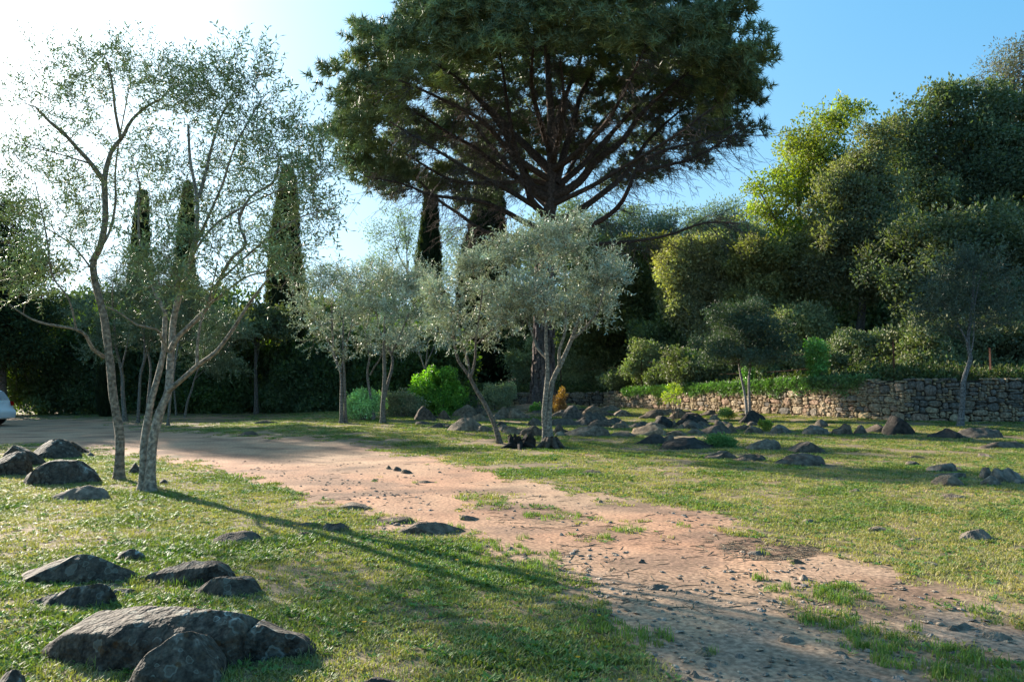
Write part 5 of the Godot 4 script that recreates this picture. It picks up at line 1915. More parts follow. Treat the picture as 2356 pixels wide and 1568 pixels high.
	broadleaf("pale_pine", "hazy blue pine crown above the long bare low limb of the giant pine", "tree", base.call(1500, 66.0, 1.6), [[1480, 520, 60, 42], [1555, 520, 50, 36], [1420, 550, 50, 40], [1530, 560, 70, 40]], {"seed": 369, "depth": 66.0, "count": 1900, "size": 1.5, "tint": Color(0.15, 0.175, 0.14), "trunk": 0.25, "mesh": mats.airy_bunch, "gap": 0.06, "sticks": 14})
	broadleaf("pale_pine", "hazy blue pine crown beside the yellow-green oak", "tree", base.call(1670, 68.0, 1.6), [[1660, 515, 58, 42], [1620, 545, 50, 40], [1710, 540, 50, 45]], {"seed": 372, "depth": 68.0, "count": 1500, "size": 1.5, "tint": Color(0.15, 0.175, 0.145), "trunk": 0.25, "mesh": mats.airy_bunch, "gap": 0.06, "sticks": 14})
	# the wood on the bank
	broadleaf("holm_oak", "dark oak behind the full silvery olive, with a yellowish top", "oak tree", base.call(1450, 54.0, 2.0), [[1400, 640, 75, 75], [1480, 620, 60, 60], [1450, 720, 90, 80], [1370, 740, 80, 90], [1545, 590, 40, 45], [1460, 575, 35, 30]], {"seed": 375, "depth": 54.0, "count": 3000, "size": 1.4, "tint": oak, "tint2": Color(0.12, 0.115, 0.035), "trunk": 0.25})
	broadleaf("holm_oak", "dark oak mass seen between the pine trunk and the full silvery olive's stems", "oak tree", base.call(1220, 58.0, 1.7), [[1210, 760, 70, 110], [1300, 790, 80, 110], [1230, 840, 60, 60], [1390, 830, 90, 80], [1480, 800, 80, 100]], {"seed": 378, "depth": 58.0, "count": 2600, "size": 1.5, "tint": dark, "tint2": Color(0.1, 0.1, 0.04), "trunk": 0.2, "gap": -0.25})
	broadleaf("holm_oak", "rounded oak with a pale sunlit left face, its foliage grey-green", "oak tree", base.call(1630, 47.0, 2.0), [[1600, 620, 78, 70], [1665, 600, 70, 60], [1590, 690, 62, 62], [1650, 700, 75, 70], [1640, 770, 60, 60], [1700, 560, 45, 30]], {"seed": 381, "depth": 47.0, "count": 4200, "size": 1.15, "tint": Color(0.17, 0.175, 0.1), "tint2": Color(0.22, 0.2, 0.09), "trunk": 0.28, "gap": -0.28, "shell": 0.7})
	broadleaf("holm_oak", "rounded oak with layered olive-green tufts, between the pale-faced oak and the tall dark ones", "oak tree", base.call(1770, 44.5, 2.0), [[1770, 610, 80, 55], [1800, 680, 70, 55], [1740, 690, 55, 60], [1830, 620, 50, 60], [1800, 750, 70, 50]], {"seed": 384, "depth": 44.5, "count": 3600, "size": 1.1, "tint": Color(0.13, 0.145, 0.065), "tint2": Color(0.18, 0.165, 0.06), "trunk": 0.25, "gap": -0.22, "shell": 0.65})
	broadleaf("dark_oak", "dark shadowy oak filling the depth under the pale-faced oak", "oak tree", base.call(1580, 52.0, 2.0), [[1560, 790, 90, 80], [1680, 800, 90, 80], [1800, 800, 90, 80], [1640, 850, 120, 50]], {"seed": 387, "depth": 50.0, "count": 2400, "size": 1.5, "tint": dark, "trunk": 0.2, "gap": -0.3})
	broadleaf("deciduous_oak", "yellow-green spring oak standing bright against the blue sky", "oak tree", base.call(1880, 56.0, 2.5), [[1900, 330, 80, 62], [1950, 275, 45, 38], [1850, 380, 70, 55], [1930, 400, 80, 50], [1800, 450, 60, 42], [1735, 430, 30, 28], [1760, 500, 55, 38], [1860, 470, 70, 50], [1820, 540, 70, 40], [1740, 550, 40, 25]], {"seed": 390, "depth": 56.0, "count": 3600, "size": 1.35, "tint": Color(0.17, 0.18, 0.04), "tint2": Color(0.21, 0.19, 0.045), "trunk": 0.3, "gap": 0.08, "leaf": mats.bright_leaf, "sticks": 8})
	broadleaf("holm_oak", "great dark oak climbing to the blue sky, highest of the wooded bank", "oak tree", base.call(2180, 45.0, 2.5), [[2180, 260, 75, 55], [2260, 250, 70, 55], [2120, 330, 80, 70], [2230, 350, 110, 80], [2330, 300, 80, 80], [2080, 420, 90, 80], [2200, 460, 120, 90], [2320, 450, 110, 100], [2060, 330, 45, 60], [2420, 350, 110, 130]], {"seed": 393, "depth": 45.0, "count": 6200, "size": 1.3, "tint": Color(0.085, 0.105, 0.055), "tint2": Color(0.13, 0.13, 0.06), "trunk": 0.4, "gap": -0.12})
	broadleaf("holm_oak", "grey-green oak in front of the yellow-green one, with brownish tufts", "oak tree", base.call(1960, 42.0, 2.2), [[1940, 480, 72, 60], [2000, 420, 65, 70], [1920, 560, 60, 55], [2000, 540, 85, 70], [1970, 640, 90, 70], [2060, 600, 80, 80], [2030, 340, 40, 50]], {"seed": 396, "depth": 42.0, "count": 4600, "size": 1.2, "tint": Color(0.115, 0.125, 0.07), "tint2": Color(0.17, 0.15, 0.065), "trunk": 0.3, "gap": -0.15})
	broadleaf("holm_oak", "dark oak whose boughs come down to the shaded wall", "oak tree", base.call(2200, 37.0, 2.0), [[2140, 590, 110, 90], [2260, 590, 120, 100], [2120, 700, 110, 80], [2340, 660, 110, 130], [2230, 740, 120, 80], [2450, 620, 120, 160]], {"seed": 399, "depth": 37.5, "count": 4600, "size": 1.15, "tint": Color(0.085, 0.105, 0.06), "tint2": Color(0.12, 0.125, 0.06), "trunk": 0.3, "gap": -0.25})
	broadleaf("holm_oak", "sparse lilac-grey crown showing over the great dark oak at the frame corner", "oak tree", base.call(2330, 60.0, 3.0), [[2310, 180, 60, 50], [2370, 140, 60, 60], [2250, 200, 30, 20], [2400, 220, 80, 80]], {"seed": 402, "depth": 60.0, "count": 1500, "size": 1.4, "tint": Color(0.115, 0.105, 0.09), "trunk": 0.3, "gap": -0.02, "mesh": mats.airy_bunch, "sticks": 12})
	# a second row so that the wood has depth
	for r in [[1300, 700, 130, 150, 72.0, "dim tree deep in the wood behind the full silvery olive"], [1560, 690, 120, 130, 72.0, "dim tree deep in the wood behind the pale-faced oak"], [2050, 700, 130, 120, 54.0, "dim tree deep in the wood behind the tall rusty post"], [1760, 760, 110, 110, 58.0, "dim tree deep in the wood behind the layered oak"], [2300, 720, 130, 130, 50.0, "dim tree deep in the wood behind the lone olive"], [1900, 660, 150, 130, 66.0, "dim tree deep in the wood below the yellow-green oak"], [2250, 560, 200, 220, 62.0, "dim tree deep in the wood behind the great dark oak"], [950, 800, 130, 110, 62.0, "dim tree deep behind the hedge and the bright green bush"], [720, 820, 130, 100, 64.0, "dim tree deep behind the hedge by the column cypress"], [480, 810, 130, 120, 64.0, "dim tree deep behind the hedge and the forked olive"], [200, 820, 150, 120, 64.0, "dim tree deep behind the hedge and the slender olive"]]:
		broadleaf("holm_oak", r[5], "tree", base.call(r[0], r[4], 1.5), [[r[0], r[1], r[2], r[3]], [r[0] - r[2] * 0.5, r[1] + 60, r[2] * 0.8, r[3] * 0.7], [r[0] + r[2] * 0.5, r[1] + 60, r[2] * 0.8, r[3] * 0.7]], {"seed": 405 + int(r[0]), "depth": r[4], "count": 1500, "size": 2.3, "tint": dark, "trunk": 0.25, "gap": -0.35})


func shrubs() -> void:
	var on := func(px: float, py: float) -> Vector3: return on_ground(px, py)
	var f: Vector3 = on.call(835, 966)
	broadleaf("round_shrub", "ball-shaped light green shrub with small leaves, behind the slim two-stemmed olive", "shrub", f, [[835, 931, 37, 34], [822, 935, 24, 30, -0.2], [850, 925, 24, 28, 0.2]], {"seed": 501, "depth": -f.z + 0.7, "count": 1000, "size": 0.48, "tint": Color(0.27, 0.39, 0.14), "stems": 6, "gap": -0.6, "mesh": mats.bunch, "leaf": mats.gloss_leaf, "shell": 0.75})
	f = on.call(928, 960)
	broadleaf("photinia_shrub", "loose bush with red-brown young leaves over green, beside the bright green bush", "shrub", f, [[925, 928, 34, 26], [905, 935, 22, 22], [950, 930, 26, 26], [930, 950, 38, 14]], {"seed": 504, "depth": -f.z + 0.8, "count": 800, "size": 0.5, "tint": Color(0.18, 0.2, 0.1), "tint2": Color(0.3, 0.14, 0.08), "stems": 8, "gap": -0.15, "mesh": mats.bunch, "leaf": mats.gloss_leaf})
	f = on.call(1010, 956)
	broadleaf("bright_bush", "vivid fresh green bush glowing in back light before the dark hedge", "bush", f, [[1010, 880, 42, 36], [985, 905, 42, 34], [1035, 905, 38, 38], [1010, 930, 58, 24], [1030, 865, 24, 20], [965, 915, 22, 24]], {"seed": 507, "depth": -f.z + 1.0, "count": 1500, "size": 0.85, "tint": Color(0.15, 0.26, 0.04), "tint2": Color(0.22, 0.33, 0.05), "stems": 9, "gap": -0.12, "mesh": mats.broad_bunch, "leaf": mats.bright_leaf})
	f = on.call(1138, 944)
	broadleaf("clipped_shrub", "clipped egg-shaped olive-green shrub with pale variegated top, next to the dark wall", "shrub", f, [[1138, 910, 33, 29], [1130, 918, 26, 24], [1150, 920, 20, 20]], {"seed": 510, "depth": -f.z + 0.6, "count": 1000, "size": 0.45, "tint": Color(0.2, 0.21, 0.1), "tint2": Color(0.27, 0.27, 0.14), "stems": 6, "gap": -0.5, "mesh": mats.bunch, "leaf": mats.gloss_leaf, "shell": 0.75})
	f = on.call(1288, 952)
	broadleaf("red_shrub", "small upright shrub with copper-red leaves beside the full silvery olive's stems", "shrub", f, [[1287, 938, 17, 14], [1290, 918, 9, 10], [1292, 904, 6, 8]], {"seed": 513, "depth": -f.z + 0.2, "count": 200, "size": 0.34, "tint": Color(0.2, 0.075, 0.03), "tint2": Color(0.2, 0.12, 0.045), "stems": 5, "gap": -0.4, "mesh": mats.bunch, "leaf": mats.bright_leaf})
	f = on.call(1234, 947)
	broadleaf("low_plant", "small fresh green plant at the foot of the giant pine", "plant", f, [[1234, 938, 15, 8], [1228, 941, 10, 6]], {"seed": 516, "depth": -f.z + 0.1, "count": 80, "size": 0.5, "tint": Color(0.13, 0.25, 0.05), "gap": -0.6, "mesh": mats.broad_bunch, "leaf": mats.bright_leaf})
	f = on.call(1553, 968)
	broadleaf("young_sapling", "young sapling with yellow-green leaves on several thin stems among the boulders", "sapling", f, [[1550, 898, 18, 12], [1562, 912, 12, 14], [1540, 915, 12, 12], [1552, 930, 10, 12], [1553, 888, 8, 6]], {"seed": 519, "depth": -f.z + 0.1, "count": 120, "size": 0.55, "tint": Color(0.28, 0.29, 0.05), "stems": 5, "gap": -0.1, "mesh": mats.broad_bunch, "leaf": mats.bright_leaf})
	f = on.call(1522, 960)
	broadleaf("young_sapling", "smaller leaning sapling with a few yellow leaf clumps, just beside the several-stemmed one", "sapling", f, [[1508, 898, 8, 10], [1515, 912, 7, 7], [1518, 925, 6, 6]], {"seed": 522, "depth": -f.z + 0.1, "count": 40, "size": 0.5, "tint": Color(0.28, 0.3, 0.05), "stems": 2, "gap": -0.9, "mesh": mats.broad_bunch, "leaf": mats.bright_leaf})
	f = on.call(1660, 1030)
	broadleaf("low_plant", "dense low clump of glossy green leaves leaning on the large dark outcrop", "plant", f, [[1645, 1016, 18, 11], [1668, 1019, 22, 9]], {"seed": 525, "depth": -f.z + 0.2, "count": 260, "size": 0.28, "tint": Color(0.1, 0.17, 0.045), "gap": -0.9, "mesh": mats.bunch, "leaf": mats.gloss_leaf})
	f = on.call(1672, 965)
	broadleaf("low_plant", "leafy pale green seedling beside a round stone below the sunlit wall", "plant", f, [[1670, 950, 14, 9], [1680, 955, 10, 7]], {"seed": 528, "depth": -f.z + 0.1, "count": 90, "size": 0.5, "tint": Color(0.18, 0.22, 0.07), "gap": -0.9, "mesh": mats.broad_bunch, "leaf": mats.bright_leaf})
	f = on.call(1762, 992)
	broadleaf("low_plant", "small yellow-leaved plant growing over the square-faced stone", "plant", f, [[1762, 980, 13, 10], [1755, 974, 7, 6]], {"seed": 531, "depth": -f.z + 0.1, "count": 80, "size": 0.45, "tint": Color(0.22, 0.23, 0.05), "gap": -0.9, "mesh": mats.broad_bunch, "leaf": mats.bright_leaf})
	# the two-stemmed young oak on its boulder
	f = on.call(1722, 962)
	var d := -f.z + 0.5
	rng.seed = 534
	var t := thing("young_oak", "small dark round-headed oak on two thin stems behind a boulder, before the sunlit wall", "oak tree", f)
	part("trunk", limb_mesh(screen_line([1719, 962, 1715, 915, 1709, 885, 1702, 850, 1695, 800], d, d + 0.2, 0.3), 0.075, 0.03, 7, Color(0.3, 0.27, 0.24)), mats.olive_bark, t)
	part("trunk", limb_mesh(screen_line([1725, 962, 1724, 915, 1723, 872, 1726, 834, 1720, 780], d + 0.2, d, 0.3), 0.08, 0.03, 7, Color(0.3, 0.27, 0.24)), mats.olive_bark, t)
	var balls := []
	for l in [[1685, 785, 80, 52], [1750, 768, 66, 58], [1710, 728, 62, 40], [1650, 815, 52, 32], [1785, 810, 52, 30], [1715, 822, 76, 26]]:
		balls.append([at(l[0], l[1], d), Vector3(l[2] * d / FOCAL, l[3] * d / FOCAL, l[2] * d / FOCAL)])
	var sticks := Shape.new()
	for i in 40:
		var b: Array = balls[i % 6]
		var a := at(1705 + 14 * (i % 2), rng.randf_range(780, 850), d)
		var e: Vector3 = b[0] + any_dir() * (b[1] as Vector3) * 0.9
		sticks.tube([a, a.lerp(e, 0.5) + any_dir() * 0.06, e], [0.02, 0.013, 0.005], 4, Color(0.2, 0.17, 0.14))
	part("branches", sticks.mesh(), mats.bark, t).set_meta("kind", "stuff")
	var got := fill(balls, 2900, 0.5, Color(0.06, 0.076, 0.042), 0.5, -0.2, 535)
	scatter("crown", mats.bunch, mats.gloss_leaf, got[0], got[1], t)
	# undergrowth shrubs on the bank behind the wall
	var s := 600
	for r in [
		[1482, 832, 42, 34, 47.2, 0.12, "pale rounded shrub beside a rusty fence post"],
		[1325, 862, 62, 42, 54.5, 0.13, "pale dusty shrub behind the low dark wall, past the full silvery olive's stem"],
		[1215, 850, 36, 55, 55.0, 0.115, "yellowish shrub just beside the giant pine's trunk"],
		[1428, 872, 36, 24, 49.5, 0.11, "low shrub on the wall top next to the rusty post"],
		[1600, 850, 52, 36, 42.0, 0.085, "grey-green shrub behind the small ivy-clad post"],
		[1530, 862, 46, 30, 45.0, 0.09, "dull green shrub between a rusty post and the small ivy-clad post"],
		[1690, 850, 46, 40, 40.5, 0.075, "dark shrub behind the stems of the two-stemmed oak"],
		[1780, 845, 56, 48, 38.5, 0.12, "light olive-green shrub beyond the two-stemmed oak"],
		[1845, 780, 80, 66, 40.5, 0.105, "broad green shrub leaning behind the taller ivy column"],
		[1960, 812, 62, 60, 35.5, 0.1, "glossy broad-leaved shrub with yellowing tips, beside the taller ivy column"],
		[2010, 850, 45, 35, 34.0, 0.09, "low glossy shrub at the foot of the tall rusty post"],
		[2110, 810, 80, 66, 33.5, 0.08, "grey-green shrub behind the tall rusty post"],
		[2150, 850, 70, 34, 32.0, 0.09, "low yellow-flecked shrub above the shaded wall"],
		[2290, 815, 110, 75, 33.0, 0.055, "dark shrub behind the lone olive at the frame edge"],
	]:
		var p := at(r[0], 890, r[4])
		p.y = 1.9 if r[0] > 1700 else 1.5
		broadleaf("bank_shrub", r[6], "shrub", p, [[r[0], r[1], r[2], r[3]], [r[0] - r[2] * 0.5, r[1] + r[3] * 0.4, r[2] * 0.6, r[3] * 0.6, -0.4], [r[0] + r[2] * 0.5, r[1] + r[3] * 0.35, r[2] * 0.6, r[3] * 0.65, 0.3]], {"seed": s, "depth": r[4], "count": int(520 + r[2] * r[3] * 0.16), "size": 0.9, "tint": Color(r[5] * 1.3, r[5] * 1.43, r[5] * 0.7), "tint2": Color(r[5] * 1.75, r[5] * 1.65, r[5] * 0.6), "stems": 7, "gap": -0.22, "mesh": mats.broad_bunch if r[0] == 1960 or r[0] == 2010 else mats.bunch, "leaf": mats.gloss_leaf})
		s += 3
	# ivy
	for r in [[1583, 815, 888, 14, 1.42, "small post swathed in bright ivy behind the sunlit wall"], [1880, 788, 868, 24, 1.86, "taller thick column of bright ivy above the sunlit wall"], [1722, 826, 885, 10, 1.62, "ivy climbing a stem behind the two-stemmed oak"]]:
		rng.seed = int(r[0])
		var dd: float = 24.86 / ((r[0] - 1177.5) / FOCAL + 0.377) + 0.5
		var foot := at(r[0], r[2], dd)
		foot.y = r[4]
		var tt := thing("ivy_column", r[5], "ivy", foot)
		var top := at(r[0], r[1], dd)
		part("stem", limb_mesh([foot - Vector3(0, 0.3, 0), top], 0.05, 0.04, 6, Color(0.2, 0.16, 0.12)), mats.bark, tt)
		var where := []
		var cols := []
		for i in int(r[3] * 14):
			var g := rng.randf()
			var rad: float = r[3] * dd / FOCAL * (0.45 + 0.6 * g + 0.9 * absf(bumps.get_noise_1d(g * 260.0 + r[0] * 7.0)))
			var u := any_dir()
			var q := foot.lerp(top, g) + Vector3(u.x, u.y * 0.4, u.z) * rad * rng.randf_range(0.6, 1.0)
			where.append(Transform3D(turned(u + Vector3(0, 0.4, 0)).scaled(Vector3.ONE * rng.randf_range(0.5, 0.8)), q))
			cols.append(vary(Color(0.24, 0.46, 0.1), 0.3, 0.08))
		scatter("ivy_leaves", mats.broad_bunch, mats.ivy_leaf, where, cols, tt)
	rng.seed = 650
	var where := []
	var cols := []
	for i in 3000:
		var f3 := rng.randf_range(0.12, 0.93)
		var thick := 0.5 + 0.5 * bumps.get_noise_1d(f3 * 1500.0) + 0.35 * smoothstep(0.3, 0.75, f3)
		var w := wall_point(2.0 + f3)
		var hang := rng.randf()
		var out := Vector3(-0.83, 0, -0.55)
		var q := w + out * rng.randf_range(-0.15, 0.22) * 0.9 + Vector3(0, 0.02 + 0.1 * rng.randf() * (0.5 + thick), 0)
		if hang < 0.45:
			q = w + Vector3(-0.83, 0, -0.55) * rng.randf_range(0.08, 0.26) - Vector3(0, rng.randf() * rng.randf() * 0.7 * maxf(thick, 0.0), 0)
		elif hang > 0.75:
			q = w - out * rng.randf_range(0.1, 0.9) + Vector3(0, rng.randf_range(0.0, 0.12), 0)
		where.append(Transform3D(turned(Vector3(0, 1, 0) + out * 0.6 + any_dir() * 0.5).scaled(Vector3.ONE * rng.randf_range(0.4, 0.75)), q))
		cols.append(vary(Color(0.24, 0.36, 0.15), 0.4, 0.1))
	var uw := []
	var uc := []
	for i in 5200:
		var f4 := rng.randf_range(0.9, 4.0)
		var w := wall_point(f4)
		var back := Vector3(0.7, 0, -0.75) if f4 > 1.9 and f4 < 3.0 else Vector3(0.1, 0, -1)
		var o := 0.3 + 5.0 * pow(rng.randf(), 1.6)
		var q := w + back.normalized() * o + Vector3(0, 0.075 * o - 0.06 + 0.22 * rng.randf() * smoothstep(0.3, 1.4, o), 0)
		uw.append(Transform3D(turned(Vector3.UP + any_dir() * 0.7).scaled(Vector3.ONE * rng.randf_range(0.5, 1.1)), q))
		uc.append(vary(Color(0.1, 0.14, 0.05).lerp(Color(0.2, 0.17, 0.08), rng.randf() * rng.randf()), 0.35, 0.1))
	tag(scatter("undergrowth", mats.bunch, mats.gloss_leaf, uw, uc), "low leafy undergrowth along the top of the bank", "undergrowth", "", "stuff")
	tag(scatter("ivy", mats.broad_bunch, mats.ivy_leaf, where, cols), "glossy ivy spilling along the top of the sunlit wall", "ivy", "", "stuff")


func fence() -> void:
	var posts := []
	for r in [[1203, 826, 54.5, "dark fence post beside the yellowish shrub by the pine trunk"], [1290, 845, 53.0, "dark thin fence post seen between the full silvery olive's stems"], [1476, 830, 46.4, "rusty fence post beside the pale rounded shrub"], [2055, 784, 29.2, "tall rusty fence post above the edge of the wall's shade"], [2277, 800, 28.4, "dim rusty fence post behind the lone olive"]]:
		var p := at(r[0], r[1], r[2])
		var low := 1.25 if r[0] < 1400 else 1.3 if r[0] < 1500 else 1.75
		var s := Shape.new()
		# a steel angle: two thin leaves
		s.box(Vector3(-0.035, -0.15, -0.006), Vector3(0.035, p.y - low, 0.006), Color.WHITE)
		s.box(Vector3(-0.035, -0.15, 0.0085), Vector3(-0.023, p.y - low, 0.07), Color.WHITE)
		var o := put("fence_post", s.mesh(), mats.rust)
		o.position = Vector3(p.x, low, p.z)
		o.rotation.y = 0.3
		tag(o, r[3], "fence post", "posts of the wire fence")
		posts.append(Vector3(p.x, p.y, p.z))
	for k in [[1, 2, 0.05], [2, 3, 0.08], [2, 3, 0.75], [3, 4, 0.6]]:
		var a: Vector3 = posts[k[0]] - Vector3(0, k[2], 0)
		var b: Vector3 = posts[k[1]] - Vector3(0, k[2], 0)
		var line := []
		for i in 13:
			var f := i / 12.0
			line.append(a.lerp(b, f) - Vector3(0, 0.25 * sin(f * PI), 0))
		var s := Shape.new()
		s.tube(line, tapered(line, 0.006, 0.006), 4, Color.WHITE)
		var o := put("fence_wire", s.mesh(), mats.rust)
		tag(o, ["upper wire from the dark thin post to the rusty one", "upper sagging wire along the sunlit wall's top", "lower sagging wire along the sunlit wall's top", "wire between the two posts over the shaded wall"][[[1, 2, 0.05], [2, 3, 0.08], [2, 3, 0.75], [3, 4, 0.6]].find(k)], "wire", "wires of the fence")


# ---------- grass ----------
func grass() -> void:
	var kinds := [grass_mesh(26, 0.075, 0.075, 701), grass_mesh(22, 0.085, 0.055, 702, 0.006), grass_mesh(16, 0.08, 0.08, 703, 0.0032), weed_mesh(12, 704)]
	var where := [[], [], [], []]
	var cols := [[], [], [], []]
	rng.seed = 710
	var d := 2.9
	while d < 47.0:
		var per := 400.0 if d < 6.0 else 400.0 * pow(6.0 / d, 1.3)
		var row := 0.2 if d < 12 else 0.5
		var wide := d * 0.86 + 1.0
		var m := int(per * row * wide * 2.0)
		for i in m:
			var x := rng.randf_range(-wide, wide)
			var z := -(d + rng.randf() * row)
			if x > 5.0 and behind_wall(x, z):
				continue
			var bare := bareness(x, z, float(i % 3))
			if rng.randf() < bare * 1.12 - 0.02:
				continue
			var lush := blots.get_noise_2d(x * 50.0, z * 50.0 + 600.0)
			var shadeland := smoothstep(22.0, 34.0, d) * smoothstep(-8.0, -14.0, x)
			if rng.randf() < shadeland * 0.9:
				continue
			if lush > 0.0 and rng.randf() < (minf(lush * 1.3, 0.45) if d < 15.0 else lush * 2.4):
				continue
			var dry := clampf(0.5 + 1.2 * lush + 0.7 * blots.get_noise_2d(x * 18.0 + 50.0, z * 18.0) + rng.randf_range(-0.3, 0.3) + (0.1 if x > 1.0 else -0.08), 0, 1)
			var k := 0 if rng.randf() < 0.55 else 1
			if rng.randf() < dry * 0.55:
				k = 2
			elif rng.randf() < 0.28:
				k = 3
			var tone := Color(0.215, 0.265, 0.095).lerp(Color(0.45, 0.385, 0.22), dry)
			if k == 2:
				tone = Color(0.5, 0.42, 0.24).lerp(Color(0.4, 0.38, 0.17), rng.randf())
			elif k == 3:
				tone = Color(0.18, 0.3, 0.08)
			var spot := bare < 0.2 and bare > 0.05
			var size := (0.8 + 0.55 * maxf(0.0, -lush)) * rng.randf_range(0.6, 1.25) * (0.75 if spot else 1.0)
			var grow := pow(maxf(d, 6.0) / 6.0, 0.5)
			var b := Basis(Vector3.UP, rng.randf() * TAU) * Basis.from_scale(Vector3(size * grow, size * pow(grow, 0.4) * 0.68, size * grow))
			where[k].append(Transform3D(b, Vector3(x, ground_height(x, z) + 0.002, z)))
			cols[k].append(vary(tone, 0.22, 0.1))
		d += row
	var called := ["grass", "short_grass", "dry_grass", "lawn_weeds"]
	var label := ["fresh green grass tufts of the lawn", "short flat grass of the lawn", "straw-coloured dry grass in the lawn", "round-leaved weeds low in the lawn"]
	for k in 4:
		tag(scatter(called[k], kinds[k], mats.grass_leaf, where[k], cols[k]), label[k], "grass" if k < 3 else "weeds", "", "stuff")
	# taller tufts on the trail and round the stones
	rng.seed = 720
	var tw := []
	var tc := []
	for r in [[1385, 1240, 18, 8, 16], [1450, 1218, 40, 7, 26], [1940, 1372, 62, 20, 120], [1910, 1425, 66, 20, 90], [2000, 1475, 80, 20, 80], [2130, 1515, 120, 28, 120], [2300, 1560, 150, 28, 120], [1790, 1355, 26, 7, 20], [1755, 1330, 16, 5, 10], [1115, 1150, 52, 9, 50], [1270, 1190, 66, 8, 50], [1020, 1215, 50, 6, 26], [1230, 1305, 45, 14, 60], [1630, 1170, 26, 5, 24], [1150, 1265, 60, 12, 60], [1480, 1470, 60, 20, 60], [1380, 1445, 70, 14, 40], [430, 1345, 40, 6, 20], [500, 1385, 60, 8, 14], [380, 1290, 60, 6, 20], [1060, 1290, 60, 12, 40], [1205, 1240, 14, 4, 8], [1270, 1285, 16, 4, 8], [1570, 1210, 20, 4, 8], [2110, 1445, 20, 5, 8], [2250, 1407, 26, 6, 14]]:
		for i in int(r[4] * 0.4):
			var u := any_dir()
			var p := on_ground(r[0] + u.x * r[2], minf(r[1] + u.y * r[3], 1640))
			var size := rng.randf_range(0.5, 0.95)
			tw.append(Transform3D(Basis(Vector3.UP, rng.randf() * TAU) * Basis.from_scale(Vector3(size, size * rng.randf_range(0.8, 1.3), size)), p))
			tc.append(vary(Color(0.2, 0.29, 0.075), 0.25, 0.12))
	for s in skirts:
		for i in int(26.0 * (s[1] + s[2])) + 3:
			var u := rng.randf() * TAU
			var k := rng.randf_range(0.9, 1.12)
			var p: Vector3 = s[0] + Vector3(cos(u) * s[1] * k, 0, sin(u) * s[2] * k)
			if bareness(p.x, p.z, 0.0) > 0.6 and rng.randf() < 0.75:
				continue
			p.y = ground_height(p.x, p.z)
			var size := rng.randf_range(0.4, 0.95)
			tw.append(Transform3D(Basis(Vector3.UP, rng.randf() * TAU) * Basis.from_scale(Vector3(size, size * rng.randf_range(0.7, 1.2), size)), p))
			tc.append(vary(Color(0.2, 0.27, 0.085).lerp(Color(0.42, 0.36, 0.2), rng.randf() * rng.randf()), 0.25, 0.12))
	tag(scatter("tall_grass", grass_mesh(16, 0.06, 0.1, 721, 0.0035), mats.grass_leaf, tw, tc), "longer green tufts on the trail and against the stones", "grass", "", "stuff")


func behind_wall(x: float, z: float) -> bool:
	for k in range(1, 4):
		var a: Vector3 = wall_line[k]
		var b: Vector3 = wall_line[k + 1]
		if x >= minf(a.x, b.x) and x <= maxf(a.x, b.x):
			var f := (x - a.x) / (b.x - a.x)
			if z < lerpf(a.z, b.z, f) + 0.1:
				return true
	return x > 29.0 and z < -26.0


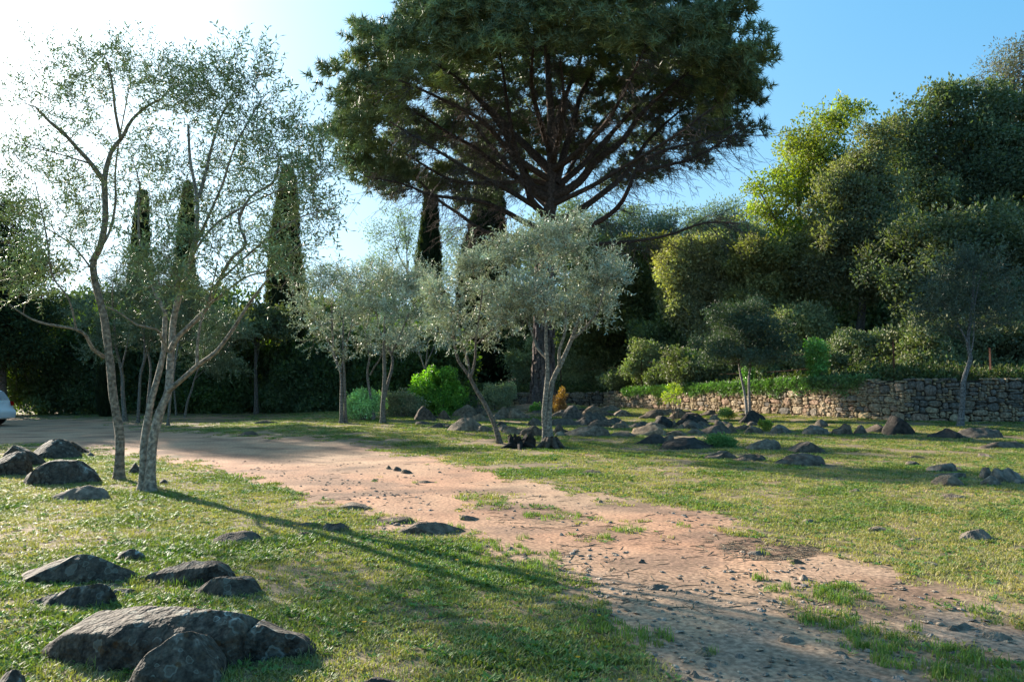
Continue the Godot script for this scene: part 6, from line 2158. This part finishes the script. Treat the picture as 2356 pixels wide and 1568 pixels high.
func litter() -> void:
	rng.seed = 801
	var pebbles := [[], []]
	var tones := [[], []]
	var d := 3.6
	while d < 17.0:
		var row := 0.25
		var wide := d * 0.8 + 0.5
		var m := int(row * wide * 2.0 * 190.0 * pow(5.0 / maxf(d, 5.0), 0.9))
		for i in m:
			var x := rng.randf_range(-wide, wide)
			var z := -(d + rng.randf() * row)
			if rng.randf() > 0.12 + 0.88 * smoothstep(-0.05, 0.3, blots.get_noise_2d(x * 40.0 + 70.0, z * 40.0) + 0.5 * smoothstep(9.0, 5.5, d) - 0.15):
				continue
			if bareness(x, z, 0.0) < 0.5:
				continue
			var size := 0.005 + 0.03 * pow(rng.randf(), 3.0)
			var b := turned(Vector3.UP + any_dir() * 0.3) * Basis.from_scale(Vector3(size * rng.randf_range(0.8, 1.5), size * rng.randf_range(0.15, 0.4), size))
			var k := 0 if rng.randf() < 0.7 else 1
			pebbles[k].append(Transform3D(b, Vector3(x, ground_height(x, z) + 0.004, z)))
			tones[k].append(vary(Color(0.4, 0.29, 0.2).lerp(Color(0.27, 0.235, 0.2), rng.randf()), 0.3, 0.06))
		d += row
	tag(scatter("gravel", stone_mesh(2.0, 1.3, 1.8, PROFILES.dome, 0.6, 0.0, 91, 4, 8, Color.WHITE, 2.4), mats.stone, pebbles[0] + pebbles[1], tones[0] + tones[1]), "loose gravel strewn over the trail", "gravel", "", "stuff")
	# dry twigs and needles
	var stick := Shape.new()
	stick.tube([Vector3(-0.5, 0.02, 0), Vector3(-0.1, 0.05, 0.06), Vector3(0.2, 0.03, -0.02), Vector3(0.5, 0.02, 0.05)], [0.03, 0.035, 0.028, 0.012], 4, Color.WHITE)
	var where := []
	var cols := []
	for r in [[1760, 1255, 150, 35, 260], [1250, 1180, 120, 40, 160], [1700, 1290, 420, 120, 700], [1770, 1262, 110, 24, 420], [1240, 935, 80, 10, 260], [900, 1100, 300, 60, 120], [2150, 1110, 200, 60, 120]]:
		for i in r[4]:
			var u := any_dir()
			var p := on_ground(r[0] + u.x * r[2], r[1] + u.y * r[3])
			var size := rng.randf_range(0.05, 0.2)
			where.append(Transform3D(Basis(Vector3.UP, rng.randf() * TAU) * Basis.from_scale(Vector3(size, size * 0.5, size * 0.5)), p))
			cols.append(vary(Color(0.24, 0.17, 0.11).lerp(Color(0.42, 0.33, 0.23), rng.randf()), 0.3, 0.05))
	tag(scatter("litter", stick.mesh(), mats.bark, where, cols), "dry twigs and needles scattered on earth", "litter", "", "stuff")
	# dandelions
	var flower := Shape.new()
	for k in 8:
		var a := TAU * k / 8.0
		flower.flat(Vector3(0, 0.06, 0), Vector3(cos(a - 0.4) * 0.014, 0.062, sin(a - 0.4) * 0.014), Vector3(cos(a + 0.4) * 0.014, 0.062, sin(a + 0.4) * 0.014), Color(0.75, 0.45, 0.02))
	flower.tube([Vector3.ZERO, Vector3(0, 0.06, 0)], [0.0015, 0.0015], 3, Color(0.1, 0.18, 0.04))
	where = []
	cols = []
	while where.size() < 60:
		var dd := rng.randf_range(3.2, 10.0)
		var x := rng.randf_range(-0.75, 0.7) * dd
		if bareness(x, -dd, 0.0) > 0.3:
			continue
		where.append(Transform3D(Basis(Vector3.UP, rng.randf() * TAU).scaled(Vector3.ONE * rng.randf_range(0.7, 1.2)), Vector3(x, ground_height(x, -dd), -dd)))
		cols.append(Color.WHITE)
	tag(scatter("dandelions", flower.mesh(), mats.bright_leaf, where, cols), "tiny yellow flowers dotted in the near grass", "flowers", "", "stuff")
